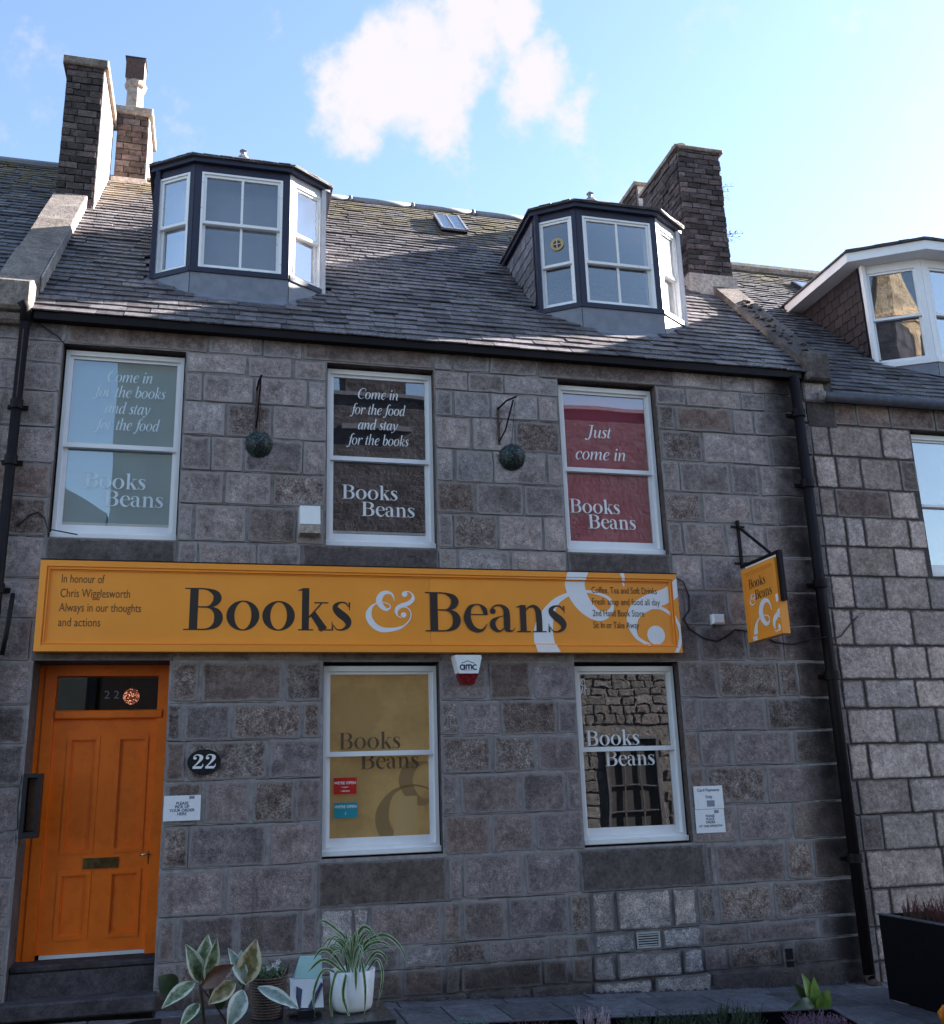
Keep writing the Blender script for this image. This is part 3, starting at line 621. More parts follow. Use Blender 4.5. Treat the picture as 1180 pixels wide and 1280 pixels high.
# ------------------------------------------------------------------ sash windows
def sash_window(parent, x0, x1, z0, z1, zm, blind, yf=.10, paint='white_paint', film=None):
    w_ = part_empty('window', parent, ((x0+x1)/2, yf, z0))
    mb = MB().ring(x0, x1, z0+.05, z1, .035, yf, yf+.14, wb=.03, wt=.05); mb.build('frame', paint, w_)
    MB().bbox(x0-.01, x1+.01, yf-.035, yf+.14, z0, z0+.052, .006).build('sill', paint, w_)
    # upper sash stands in front, lower sash behind
    MB().ring(x0+.034, x1-.034, zm-.022, z1-.048, .034, yf+.028, yf+.062, wb=.045, wt=.03).build('sash', paint, w_)
    MB().ring(x0+.034, x1-.034, z0+.078, zm+.02, .040, yf+.066, yf+.10, wb=.075, wt=.04).build('sash', paint, w_)
    MB().box(x0+.06, x1-.06, yf+.044, yf+.048, zm+.015, z1-.075).build('pane', 'glass', w_)
    MB().box(x0+.066, x1-.066, yf+.082, yf+.086, z0+.145, zm-.012).build('pane', 'glass', w_)
    MB().box(x0+.04, x1-.04, yf+.112, yf+.118, z0+.055, z1-.04).build('film', blind, w_)
    return w_
WY = .10
W = {}
W['w1'] = sash_window(shop, -1.547, -.434, 4.112, 6.02, 5.05, 'blind_pale')
W['w2'] = sash_window(shop, 1.0, 2.104, 4.108, 6.02, 5.05, 'film_black')
W['w3'] = sash_window(shop, 3.53, 4.637, 4.108, 6.02, 5.055, 'film_pink')
W['w4'] = sash_window(shop, .988, 2.09, 1.19, 2.925, 2.10, 'blind_yellow')
W['w5'] = sash_window(shop, 3.53, 4.625, 1.182, 2.92, 2.09, 'room_dark')
for k in ('w1', 'w2'):   # thin rail of the bottom blind
    x0, x1 = (-1.49, -.49) if k == 'w1' else (1.055, 2.05)
    MB().box(x0, x1, WY+.10, WY+.108, 4.275, 4.30).build('blind_rail', 'white_paint', W[k])
YU, YL = WY+.0425, WY+.0805          # just proud of the upper and lower panes
def it(k, t, x0, x1, z, cap, y, mat, sl=.02): text_on_wall('lettering', t, GI, x0, x1, z, cap, y, mat, W[k], slope=sl)
def bt(k, t, x0, x1, z, cap, y, mat, sl=.0): text_on_wall('lettering', t, G, x0, x1, z, cap, y, mat, W[k], slope=sl)
it('w1', 'Come in', -1.156, -.735, 5.73, .125, YU, 'letter_film_blue'); it('w1', 'for the books', -1.28, -.60, 5.565, .125, YU, 'letter_film_blue')
it('w1', 'and stay', -1.159, -.735, 5.395, .125, YU, 'letter_film_blue'); it('w1', 'for the food', -1.243, -.64, 5.222, .125, YU, 'letter_film_blue')
bt('w1', 'Books', -1.305, -.744, 4.64, .155, YL, 'letter_film_blue'); bt('w1', 'Beans', -1.114, -.571, 4.465, .155, YL, 'letter_film_blue')
it('w2', 'Come in', 1.324, 1.75, 5.722, .12, YU, 'letter_film'); it('w2', 'for the food', 1.238, 1.829, 5.545, .12, YU, 'letter_film')
it('w2', 'and stay', 1.324, 1.746, 5.38, .12, YU, 'letter_film'); it('w2', 'for the books', 1.205, 1.859, 5.207, .12, YU, 'letter_film')
bt('w2', 'Books', 1.165, 1.738, 4.634, .15, YL, 'letter_film'); bt('w2', 'Beans', 1.363, 1.916, 4.458, .15, YL, 'letter_film')
it('w3', 'Just', 3.831, 4.152, 5.435, .15, YU, 'letter_white'); it('w3', 'come in', 3.709, 4.294, 5.178, .15, YU, 'letter_white', .01)
bt('w3', 'Books', 3.622, 4.197, 4.58, .155, YL, 'letter_white'); bt('w3', 'Beans', 3.821, 4.373, 4.41, .155, YL, 'letter_white')
bt('w4', 'Books', 1.141, 1.731, 2.143, .155, YU, 'letter_brown'); bt('w4', 'Beans', 1.349, 1.915, 1.957, .155, YL, 'letter_brown')
bt('w5', 'Books', 3.633, 4.206, 2.128, .148, YU, 'letter_film'); bt('w5', 'Beans', 3.838, 4.377, 1.925, .148, YL, 'letter_film')
# monogram at the top of the lower right window and the shapes printed on the mustard film
mb = MB(); strokes_mesh(mb, [ribbon([(.5, .0, .06), (.5, 1, .06)]), ribbon([(.5, .97, .05), (.2, .95, .07), (.1, .78, .08), (.2, .6, .06), (.5, .58, .05)]), ribbon([(.32, .58, .05), (.2, .3, .08), (.02, .0, .05)]), ribbon([(.58, .58, .05), (.62, .4, .07), (.75, .45, .04)])], lambda u, v, d: (3.60+u*.10, YU-d, 2.63+v*.17)); mb.build('lettering', 'letter_white', W['w5'])
mb = MB()
for s_ in AMP[:1]:
    for q in s_:
        c = clip([(1.50+p[0]*.95, 1.12+p[1]*.95) for p in q], 1.05, 2.03, 1.34, 2.02)
        if c: mb.add([(p[0], WY+.109, p[1]) for p in c], [tuple(range(len(c)))])
mb.build('printed_ampersand', 'blind_shape', W['w4'])
MB().box(1.67, 1.90, WY+.106, WY+.1085, 1.345, 1.70).build('pale_patch', 'blind_tan', W['w4'])
# stickers
def sticker(x0, x1, z0, z1, mat, label, lines, rot=0.0):
    o = MB(); o.box(x0, x1, YL-.002, YL, z0, z1); t = thing('window_sticker', label, 'sticker', (x0, YL, z0)); o.build('card', mat, t)
    for tx, z, sz, al in lines: font_text('lettering', tx, (x0+x1)/2, z, sz, YL-.0032, 'letter_white', t, align='CENTER', width=None, bold=.0006)
    return t
sticker(1.098, 1.315, 1.735, 1.885, 'sticker_red', "red WE'RE OPEN sticker inside the ground floor window beside the door", [("WE'RE OPEN", 1.825, .036, 0), ('to support', 1.795, .014, 0), ('\u2022 safe here', 1.758, .020, 0)])
sticker(1.103, 1.322, 1.52, 1.66, 'sticker_teal', "teal WE'RE OPEN sticker below the red one in the ground floor window", [("WE'RE OPEN", 1.610, .036, 0), ('\u266a', 1.55, .04, 0)])

# ------------------------------------------------------------------ door
DY = .40
df = part_empty('door_frame', shop, (-1.0, DY, .45))
MB().ring(-1.53, -.44, .40, 3.02, .095, DY-.03, DY+.10, wb=.03, wt=.15).build('casing', 'door_orange', df)
MB().box(-1.584, -1.531, DY-.02, DY+.1, .2, 2.97).build('jamb_cover', 'door_orange', df)
MB().bbox(-1.434, -.48, DY-.045, DY+.06, 2.475, 2.555, .012).build('transom', 'door_orange', df)
MB().box(-1.435, -.53, DY+.03, DY+.034, 2.556, 2.87).build('fanlight_pane', 'glass_dim', df)
MB().box(-1.44, -.52, DY+.5, DY+.51, 2.4, 2.95).build('hall', 'room_dark', df)
MB().box(-1.44, -.52, DY+.08, DY+.5, 2.42, 2.44).build('hall', 'room_dark', df)
font_text('fanlight_number', '2 2', -1.015, 2.665, .105, DY+.028, 'print_grey', df, width=.13)
MB().box(-1.40, -.535, DY-.03, DY+.09, .445, .475).build('weather_bar', 'white_paint', df)
dr = part_empty('door', shop, (-.98, DY, .475))
def pbox(m, x0, x1, z0, z1, ya, yb, mat, nm): m.box(x0, x1, ya, yb, z0, z1).build(nm, mat, dr)
x0, x1, z0, z1 = -1.434, -.535, .478, 2.475
y1, y2 = DY, DY+.045
mb = MB().box(x0, -1.285, y1, y2, z0, z1).box(-1.035, -.865, y1, y2, z0, z1).box(-.612, x1, y1, y2, z0, z1)
for a, b in ((-1.285, -1.035), (-.865, -.612)): mb.box(a, b, y1, y2, z0, .60).box(a, b, y1, y2, 1.135, 1.31).box(a, b, y1, y2, 2.31, z1)
mb.build('door_leaf', 'door_orange', dr)
for a, b in ((-1.285, -1.035), (-.865, -.612)):
    for c, d in ((.60, 1.135), (1.31, 2.31)):
        MB().box(a-.002, b+.002, y1+.018, y2, c-.002, d+.002).build('door_panel', 'door_orange', dr)
        MB().ring(a-.014, b+.014, c-.014, d+.014, .034, y1-.010, y1+.012).ring(a+.019, b-.019, c+.019, d-.019, .014, y1+.006, y1+.018).build('panel_moulding', 'door_orange', dr)
MB().ring(-1.095, -.80, 1.168, 1.258, .02, y1-.014, y1).box(-1.077, -.818, y1-.008, y1-.001, 1.187, 1.24).build('letterbox', 'brass', dr)
MB().box(-.548, -.522, y1-.01, y1, 1.185, 1.295).build('handle_plate', 'brass', dr)
MB().tube([(-.535, y1, 1.27), (-.535, y1-.045, 1.27), (-.55, y1-.055, 1.272), (-.615, y1-.055, 1.268)], .009, 8).build('handle', 'chrome', dr, smooth=True)
for z in (1.105, 1.675, 1.875): MB().tube([(-.523, y1-.006, z), (-.523, y1+.002, z)], .013, 12).build('keyhole', 'iron', dr)
# steps
mb = MB().box(-1.583, -.427, .16, DY+.11, .18, .44); mb.build('doorstep', 'step', shop)
MB().bbox(-1.62, -.40, -.16, .16, .06, .19, .015).build('doorstep', 'step', shop)
MB().bbox(-1.583, -.427, .10, .16, .385, .435, .012).build('doorstep_nosing', 'step', shop)
MB().box(-1.58, -.43, .102, .158, .19, .38).build('doorstep', 'step', shop)

# pendant lamp behind the fanlight
t = thing('pendant_lamp', 'glowing crackled glass lamp seen through the fanlight over the orange door', 'lamp', (-.79, .62, 2.74))
m, nt_, b_ = newmat('lit_crackle_glass'); nt_.nodes.clear(); o_ = nt_.nodes.new('ShaderNodeOutputMaterial'); em = nt_.nodes.new('ShaderNodeEmission'); em.inputs[1].default_value = .22
g_ = nt_.nodes.new('ShaderNodeNewGeometry')
vo = nt_.nodes.new('ShaderNodeTexVoronoi'); vo.inputs['Scale'].default_value = 70; nt_.links.new(g_.outputs['Position'], vo.inputs['Vector'])
mm = mixrgb(nt_, maprange(nt_, vo.outputs['Distance'], .16, .36, 1, 0), (.05, .012, .006), (1.6, .62, .38)); nt_.links.new(mm, em.inputs[0]); nt_.links.new(em.outputs[0], o_.inputs[0]); M['lit'] = m
MB().lathe((-.79, .62, 2.70), [(.01, -.075), (.05, -.06), (.075, -.02), (.075, .02), (.05, .06), (.01, .075)], 20).build('globe', 'lit', t, smooth=True)
MB().tube([(-.79, .62, 2.775), (-.79, .62, 2.95)], .004, 6).build('cord', 'cable', t)

# ------------------------------------------------------------------ long fascia sign
sg = thing('shop_sign', 'long orange Books & Beans fascia board above the door and ground floor windows', 'sign', (1.53, -.05, 3.03))
for a, b in ((-1.565, 1.999), (2.001, 4.635)): MB().box(a, b, -.095, -.01, 3.04, 3.845).build('board', 'sign_orange', sg)
MB().ring(-1.576, 4.647, 3.03, 3.855, .055, -.128, -.008).build('frame', 'sign_orange', sg)
MB().ring(-1.522, 4.593, 3.084, 3.801, .016, -.112, -.094).ring(-1.507, 4.578, 3.099, 3.786, .010, -.120, -.094).ring(-1.495, 4.566, 3.111, 3.774, .010, -.103, -.094).build('moulding', 'sign_orange', sg)
MB().box(-1.58, 4.65, -.131, -.02, 3.856, 3.866).build('capping', 'iron', sg)
YS = -.0965
text_on_wall('lettering', 'Books', G, -.318, 1.228, 3.232, .395, YS, 'letter_dark', sg, slope=.004)
# the giant ampersand is cropped by the board
def giant(par, fn, ox, oz, s, rect, y):
    for k, s_ in enumerate(AMP):
        mb = MB()
        for i, q in enumerate(s_):
            c = clip([(ox+p[0]*s, oz+p[1]*s) for p in q], *rect)
            if c: mb.add([fn(p[0], p[1], y+k*.0003+i*8e-6) for p in c], [tuple(range(len(c)))])
        mb.build('giant_ampersand', 'letter_white', par)
giant(sg, lambda x, z, d: (x, YS-d, z), 3.06, 2.59, 1.50, (2.9, 4.566, 3.111, 3.774), 0)
# it runs on across the mouldings and the frame
giant(sg, lambda x, z, d: (x, -.1295-d, z), 3.06, 2.59, 1.50, (2.9, 4.645, 3.032, 3.083), 0); giant(sg, lambda x, z, d: (x, -.1295-d, z), 3.06, 2.59, 1.50, (2.9, 4.645, 3.802, 3.853), 0); giant(sg, lambda x, z, d: (x, -.1295-d, z), 3.06, 2.59, 1.50, (4.594, 4.645, 3.084, 3.801), 0)
giant(sg, lambda x, z, d: (x, -.1225-d, z), 3.06, 2.59, 1.50, (2.9, 4.593, 3.085, 3.110), 0); giant(sg, lambda x, z, d: (x, -.1225-d, z), 3.06, 2.59, 1.50, (2.9, 4.593, 3.775, 3.800), 0)
mb = MB(); strokes_mesh(mb, AMP, lambda u, v, d: (1.366+u*.421, YS-d, 3.226+v*.405)); mb.build('ampersand', 'letter_white', sg)
text_on_wall('lettering', 'Beans', G, 1.951, 3.405, 3.236, .39, YS-.004, 'letter_dark', sg)
for tx, x, z, wd in (('In honour of', -1.392, 3.655, .365), ('Chris Wigglesworth', -1.394, 3.523, .595), ('Always in our thoughts', -1.396, 3.392, .70), ('and actions', -1.393, 3.258, .355)):
    font_text('lettering', tx, x, z, .112, YS, 'letter_small', sg, width=wd)
for tx, x, z, wd in (('Coffee, Tea and Soft Drinks', 3.699, 3.645, .725), ('Fresh soup and food all day', 3.697, 3.525, .752), ('2nd Hand Book Store', 3.696, 3.405, .568), ('Sit In or Take Away', 3.695, 3.283, .50)):
    font_text('lettering', tx, x, z, .098, YS-.003, 'letter_small', sg, width=wd)

# ------------------------------------------------------------------ hanging sign at right angles to the wall
XS = 5.495
hb = thing('sign_bracket', 'black iron triangular wall bracket holding the small hanging sign', 'bracket', (XS, 0, 3.95))
MB().box(XS-.015, XS+.015, -.03, -.005, 3.97, 4.50).build('wall_bar', 'iron', hb)
MB().tube([(XS, -.02, 4.43), (XS, -.60, 4.00)], .016, 8).build('brace', 'iron', hb)
MB().box(XS-.014, XS+.014, -.775, -.005, 3.965, 3.993).build('arm', 'iron', hb)
for z in (4.43, 4.02): MB().box(XS-.08, XS+.08, -.018, -.004, z-.012, z+.012).box(XS-.016, XS+.016, -.022, -.003, z-.05, z+.07).build('wall_plate', 'iron', hb)
MB().box(XS-.022, XS+.022, -.79, -.735, 3.47, 3.985).build('end_strap', 'iron', hb)
hs = thing('hanging_sign', 'small orange Books & Beans sign hung at right angles from the iron bracket', 'sign', (XS, -.38, 3.14))
MB().box(XS-.030, XS+.030, -.733, -.06, 3.145, 3.925).build('board', 'sign_orange', hs)
def sidering(y0, y1, z0, z1, wd, xa, xb):
    m_ = MB(); O = [(y0, z0), (y1, z0), (y1, z1), (y0, z1)]; I = [(y0+wd, z0+wd), (y1-wd, z0+wd), (y1-wd, z1-wd), (y0+wd, z1-wd)]
    for k in range(4):
        j = (k+1) % 4; q = [O[k], O[j], I[j], I[k]]; m_.prism([(xa, y, z) for y, z in q], [(xb, y, z) for y, z in q])
    return m_
sidering(-.7335, -.0595, 3.144, 3.926, .05, XS-.045, XS+.045).build('frame', 'sign_orange', hs)
sidering(-.685, -.108, 3.193, 3.877, .02, XS-.037, XS-.029).build('moulding', 'sign_orange', hs)
MB().box(XS-.012, XS+.012, -.70, -.10, 3.926, 3.955).build('top_rail', 'letter_white', hs)
def side_text(t, ya, yb, z, cap, mat, gl=G):
    st, a, b = layout(t, gl); s_ = (yb-ya)/(b-a); m_ = MB(); strokes_mesh(m_, st, lambda u, v, d: (XS-.0315-d, ya+(u-a)*s_, z+v*cap)); m_.build('lettering', mat, hs)
side_text('Books', -.165, -.50, 3.70, .10, 'letter_dark'); side_text('Beans', -.27, -.60, 3.57, .10, 'letter_dark')
mb = MB(); strokes_mesh(mb, AMP, lambda u, v, d: (XS-.0315-d, -.155-u*.11, 3.52+v*.12)); mb.build('ampersand', 'letter_white', hs)
giant(hs, lambda a, z, d: (XS-.0315-d, -a, z), .17, 2.97, .58, (.113, .68, 3.196, 3.87), 0)
giant(hs, lambda a, z, d: (XS-.0465-d, -a, z), .17, 2.97, .58, (.09, .73, 3.146, 3.193), 0); giant(hs, lambda a, z, d: (XS-.0465-d, -a, z), .17, 2.97, .58, (.685, .732, 3.193, 3.87), 0)

# ------------------------------------------------------------------ small things on the wall
def bracket(x, z0, z1, lean, label):
    t = thing('basket_bracket', label, 'bracket', (x, 0, z0), 'iron brackets for the topiary balls')
    MB().box(x-.012, x+.012, -.022, -.006, z0, z1).build('wall_bar', 'iron_rust', t)
    MB().tube([(x, -.015, z1-.02), (x+lean*.4, -.2, z1+.005), (x+lean, -.34, z1-.0)], .011, 6).build('arm', 'iron', t)
    MB().tube([(x, -.015, z0+.03), (x+lean*.35, -.13, z0+.12), (x+lean*.8, -.30, z1-.02)], .009, 6).build('brace', 'iron', t)
    MB().tube([(x+.0, -.02, (z0+z1)/2), (x+.03, -.06, (z0+z1)/2+.05), (x, -.08, (z0+z1)/2), (x-.02, -.05, (z0+z1)/2-.04)], .007, 6).build('scroll', 'iron_rust', t)
    return (x+lean, -.34, z1)
def ball(x, y, z, r, top, label):
    t = thing('topiary_ball', label, 'topiary ball', (x, y, z-r), 'clipped balls hanging from the upper wall')
    bm_ = MB().lathe((x, y, z), [(r*.95*math.sin(a), -r*.95*math.cos(a)) for a in [math.pi*k/14 for k in range(15)]], 20); bm_.build('core', 'topiary', t, smooth=True)
    lf = MB(); lt = MB()
    for k in range(1900):
        d = Vector((random.gauss(0, 1), random.gauss(0, 1), random.gauss(0, 1))).normalized(); p = Vector((x, y, z))+d*r*U(.88, 1.09)
        a = d.orthogonal().normalized(); a = (Matrix.Rotation(R()*6.28, 3, d) @ a); n_ = (d+a*U(-.8, .8)).normalized(); b = n_.cross(a); s_ = U(.006, .011)
        tgt = lt if R() < .32 else lf
        tgt.add([p-a*s_, p+b*s_*.6, p+a*s_, p-b*s_*.6], [(0, 1, 2, 3)])
    lf.build('leaves', 'topiary', t, kind='stuff'); lt.build('leaf_tips', 'topiary_pale', t, kind='stuff')
    MB().tube([(x, y, z+r*.9), top], .003, 4).build('chain', 'iron', t)
bx = bracket(.283, 5.24, 5.70, .03, 'left rusty iron bracket carrying a ball beside the dark film window')
ball(.306, -.35, 4.978, .132, bx, 'dark clipped topiary ball hanging left of the dark film window')
bx = bracket(2.80, 5.24, 5.66, .11, 'angled iron bracket carrying a ball between dark and crimson windows')
ball(2.83, -.35, 4.982, .142, (2.90, -.33, 5.66), 'dark clipped topiary ball hanging between the dark and the crimson window')

# floodlight/detector box
t = thing('wall_box', 'white plastic box on the wall left of the dark film window', 'box', (.82, -.05, 4.17))
q0 = [(.72, -.005, 4.20), (.925, -.005, 4.20), (.925, -.005, 4.465), (.72, -.005, 4.465)]; q1 = [(.725, -.13, 4.27), (.92, -.13, 4.27), (.92, -.10, 4.462), (.725, -.10, 4.462)]
MB().prism(q1, q0).build('casing', 'plastic_white', t)
MB().prism([(.727, -.118, 4.185), (.918, -.118, 4.185), (.918, -.124, 4.268), (.727, -.124, 4.268)], [(.727, -.01, 4.165), (.918, -.01, 4.165), (.918, -.01, 4.268), (.727, -.01, 4.268)]).build('lens_cover', 'cement', t)
# alarm
t = thing('alarm_box', 'white amc burglar alarm box with red base under the orange sign', 'alarm box', (2.37, -.05, 2.72))
def hexp(s, x, z, y): return [(x+a*s, y, z+b*s) for a, b in ((-.105, -.10), (.105, -.10), (.148, .07), (.140, .098), (-.140, .098), (-.148, .07))]
MB().prism(hexp(.9, 2.365, 2.915, -.13), hexp(1, 2.365, 2.915, -.005)).build('cover', 'plastic_white', t)
MB().prism([(2.262, -.118, 2.83), (2.468, -.118, 2.83), (2.425, -.09, 2.725), (2.305, -.09, 2.725)][::-1], [(2.255, -.006, 2.83), (2.475, -.006, 2.83), (2.43, -.006, 2.722), (2.30, -.006, 2.722)][::-1]).build('strobe', 'plastic_red', t)
YA = -.1315
def am(u, v): return (2.365+u, YA, 2.885+v)
mb = MB()
def ra(pts, w_=.011): 
    for q in ribbon([(x, y, w_) for x, y in pts]): mb.add([(2.365+p[0], YA, 2.885+p[1]) for p in q], [(0, 1, 2, 3)])
def arcp(cx, cy, rx, ry, a0, a1, n=9): return [(cx+rx*math.cos(math.radians(a0+(a1-a0)*k/n)), cy+ry*math.sin(math.radians(a0+(a1-a0)*k/n))) for k in range(n+1)]
ra(arcp(-.064, 0, .021, .022, 0, 360, 12)); ra([(-.042, .024), (-.042, -.024)])
ra([(-.026, -.024), (-.026, .024)]); ra([(-.026, .01)]+arcp(-.012, .008, .013, .015, 170, 0, 5)+[(.001, -.024)]); ra([(.001, .01)]+arcp(.015, .008, .013, .015, 170, 0, 5)+[(.028, -.024)])
ra(arcp(.064, 0, .023, .022, 50, 310, 9)); ra([(-.07, .038), (-.01, .062)], .006); ra([(-.01, .062), (.06, .036)], .006)
mb.build('logo', 'amc_ink', t); MB().box(2.31, 2.42, YA, YA+.001, 2.851, 2.853).build('logo_line', 'print_grey', t)
# junction box
t = thing('junction_box', 'small white cable junction box between the long sign and the hanging sign', 'junction box', (5.13, -.03, 3.34))
MB().bbox(5.055, 5.20, -.075, -.006, 3.342, 3.45, .018).build('lid', 'plastic_white', t); MB().tube([(5.08, -.03, 3.34), (5.08, -.03, 3.31)], .012, 8).build('gland', 'plastic_black', t)
# cable
cable = MB().tube([(4.66, -.05, 3.84), (4.78, -.02, 3.80), (4.83, -.015, 3.65), (4.82, -.015, 3.5), (4.74, -.015, 3.40), (4.80, -.015, 3.30), (4.95, -.015, 3.20), (5.10, -.015, 3.17), (5.22, -.015, 3.22), (5.33, -.015, 3.295), (5.6, -.015, 3.26), (5.8, -.015, 3.16), (6.0, -.015, 3.14), (6.2, -.02, 3.19), (6.34, -.14, 3.2), (6.5, -.05, 3.2), (6.6, -.03, 3.23), (6.75, -.02, 3.37), (6.85, -.02, 3.45)], .0075, 6).build('wall_cable', 'cable', smooth=True)
tag(cable, 'black cable drooping along the wall from the long sign past the hanging sign', 'cable')
c2 = MB().tube([(-1.83, -.02, 4.18), (-1.72, -.015, 4.30), (-1.66, -.015, 4.33), (-1.60, -.015, 4.28), (-1.56, -.015, 4.17), (-1.3, -.015, 4.125)], .006, 6).build('wall_cable', 'cable', smooth=True)
tag(c2, 'thin black cable looping beside the bottom corner of the pale blue window', 'cable')
c3 = MB().tube([(-1.80, -.02, 6.22), (-1.62, -.018, 6.1), (-1.55, -.018, 6.02)], .006, 6).build('wall_cable', 'cable', smooth=True)
tag(c3, 'short black cable near the top corner of the pale blue window', 'cable')
# number plate
t = thing('number_plate', 'oval black house number plate reading 22 beside the door', 'number plate', (-.085, -.02, 1.94))
mb = MB()
pl = [(-.085+.146*math.cos(a), 2.053+.112*math.sin(a)) for a in [2*math.pi*k/40 for k in range(40)]]
mb.prism([(x, -.03, z) for x, z in pl], [(x, -.005, z) for x, z in pl]).build('plate', 'plastic_black', t)
text_on_wall('number', '22', G, -.185, .017, 1.995, .125, -.0315, 'letter_white', t, slope=.0)
# notices
def notice(x0, x1, z0, z1, label, lines, logo=None, skew=0.0):
    t = thing('paper_notice', label, 'notice', (x0, -.01, z0))
    MB().prism([(x0, -.016, z0), (x1, -.016, z0+skew), (x1, -.016, z1+skew), (x0, -.016, z1)], [(x0, -.012, z0), (x1, -.012, z0+skew), (x1, -.012, z1+skew), (x0, -.012, z1)]).build('sheet', 'paper', t)
    for tx, z, sz in lines: font_text('lettering', tx, (x0+x1)/2, z, sz, -.0172, 'print', t, align='CENTER', bold=.0008)
    if logo: MB().box(*logo[:2], -.0172, -.0165, *logo[2:]).build('logo_patch', 'print_grey', t)
notice(-.415, -.10, 1.555, 1.77, 'white notice reading PLEASE PICK UP YOUR ORDER HERE right of the door', [('PLEASE', 1.692, .034), ('PICK UP', 1.662, .034), ('YOUR ORDER', 1.632, .034), ('HERE', 1.602, .034)], (-.20, -.155, 1.738, 1.764))
notice(4.687, 5.005, 1.478, 1.70, 'upper of two white notices, about card payments, right of ground floor window', [('Card Payments', 1.648, .04), ('Only', 1.582, .038)], (4.82, 4.905, 1.50, 1.56))
notice(4.682, 4.999, 1.25, 1.474, 'lower of two white notices, reading PLEASE PLACE ORDER AT THIS WINDOW', [('PLEASE', 1.40, .032), ('PLACE', 1.37, .032), ('ORDER', 1.34, .032), ('AT THIS WINDOW', 1.305, .030)], (4.89, 4.94, 1.435, 1.465))
# framed menu case at the left of the door
t = thing('menu_case', 'dark framed menu case on the left jamb of the orange door', 'menu case', (-1.5, -.02, 1.46))
MB().ring(-1.575, -1.425, 1.46, 1.99, .035, -.07, .05, wb=.05).box(-1.55, -1.45, .03, .05, 1.49, 1.96).build('case', 'plastic_black', t); MB().box(-1.535, -1.465, .0, .02, 1.52, 1.945).build('menu', 'red_brown', t)

# ------------------------------------------------------------------ downpipes
def pipe(x, z0, z1, label, r=.05, xb=None, brk=()):
    t = thing('downpipe', label, 'downpipe', (x, -.09, z0)); xb = x if xb is None else xb
    MB().tube([(x, -.09, z0), (xb, -.09, z1)], r, 14).build('pipe', 'iron', t, smooth=True)
    for z in brk:
        xx = x+(xb-x)*(z-z0)/(z1-z0)
        MB().tube([(xx, -.09, z), (xx, -.09, z+.09)], r*1.28, 14).box(xx-r*2, xx+r*2, -.03, -.008, z+.02, z+.06).build('collar', 'iron', t)
    return t
pr_ = pipe(6.372, -.22, 6.25, 'black cast iron downpipe between the shop and the paler house', .058, 6.385, (.9, 2.75, 3.75, 4.9, 5.75))
MB().tube([(6.372, -.09, -.15), (6.372, -.10, -.22), (6.372, -.2, -.25)], .06, 12).build('shoe', 'iron_rust', pr_, smooth=True)
pl_ = pipe(-1.93, -.02, 6.22, 'black cast iron downpipe at the left end of the shop front', .045, -1.91, (.9, 2.4, 3.55, 4.75, 5.3))
MB().tube([(-1.91, -.09, 6.2), (-1.91, -.12, 6.33), (-1.95, -.16, 6.38)], .05, 10).build('swan_neck', 'iron', pl_, smooth=True)
MB().tube([(-1.80, -.03, 3.55), (-1.79, -.10, 3.5), (-1.80, -.14, 3.2), (-1.83, -.10, 3.0)], .02, 8).build('branch_pipe', 'iron', pl_, smooth=True)

# ------------------------------------------------------------------ roofs
TP = 1.05; ZE = 6.40; YR = 3.95
sl = math.sqrt(1+TP*TP); vdir = Vector((0, 1/sl, TP/sl)); ndir = Vector((0, -TP/sl, 1/sl))
def slates(roof, x0, x1, base, vd, nd, L, gauge, wid, inside, mat, cap, skew=.0):
    """slates laid from the eaves up; the first `cap` visible ones are parts, the rest one part"""
    cnt = 0; rest = MB(); tones = []
    row = 0; s = 0
    while s < L-.03:
        g = gauge*(1-.25*s/L); wd = wid*(1-.25*s/L)
        x = x0 - wd*U(.0, .6)
        while x < x1:
            w_ = wd*U(.78, 1.22); a = max(x, x0)+.003; b = min(x+w_, x1)-.003; x += w_
            if b-a < .05: continue
            if not inside((a+b)/2, s+g*.5): continue
            lift = .028; ll = g*1.75
            if s+ll > L: ll = L-s
            e0, e1 = U(-.008, .008), U(-.008, .008); th = U(.010, .017); up = U(-.003, .007)
            def P(xx, ss, h): return base+Vector((xx, 0, 0))+vd*ss+nd*h
            lo0, lo1 = s+e0, s+e1; sk = skew*U(.2, 1)
            q = [P(a, lo0, lift+up+th), P(b, lo1, lift+up+th), P(b, s+ll, .002+th), P(a, s+ll, .002+th), P(a, lo0, lift+up), P(b, lo1, lift+up)]
            fs_ = [(0, 1, 2, 3), (4, 5, 1, 0), (4, 0, 3), (1, 5, 2)]
            tn = R()
            if cnt < cap: MB().add(q, fs_).build('slate', mat, roof, attr={'tone': [tn]*6}); cnt += 1
            else: rest.add(q, fs_); tones += [tn]*6
        s += g; row += 1
    if rest.v: rest.build('upper_slates', mat, roof, kind='stuff', attr={'tone': tones})

RX0, RX1 = -1.88, 6.56
roof = part_empty('roof', shop, (2.4, 2, 6.35))
def Rp(x, s, h=0): return Vector((x, 0, ZE))+vdir*s+ndir*h
LR = YR*sl
mb = MB().add([Rp(RX0, -.12), Rp(RX1, -.12), Rp(RX1, LR), Rp(RX0, LR), (RX0, 8, 6.3), (RX1, 8, 6.3)], [(0, 1, 2, 3), (3, 2, 5, 4), (0, 3, 4), (1, 5, 2)]); mb.build('sarking', 'slate', roof)
DORM = [(.08, .98), (4.57, 1.0)]
def in_main(x, s):
    y = s/sl
    for c, h in DORM:
        if abs(x-c) < h-.06 and .5+max(0, (abs(x-c)-.45)*.75) < y < 2.15-abs(x-c)*.1: return False
        if abs(x-c) < .45 and .5 < y < 1.6: return False
    if 6.2 < x < 6.95 and y > 1.85: return False
    if x < -1.2 and y > 3.75: return False
    return True
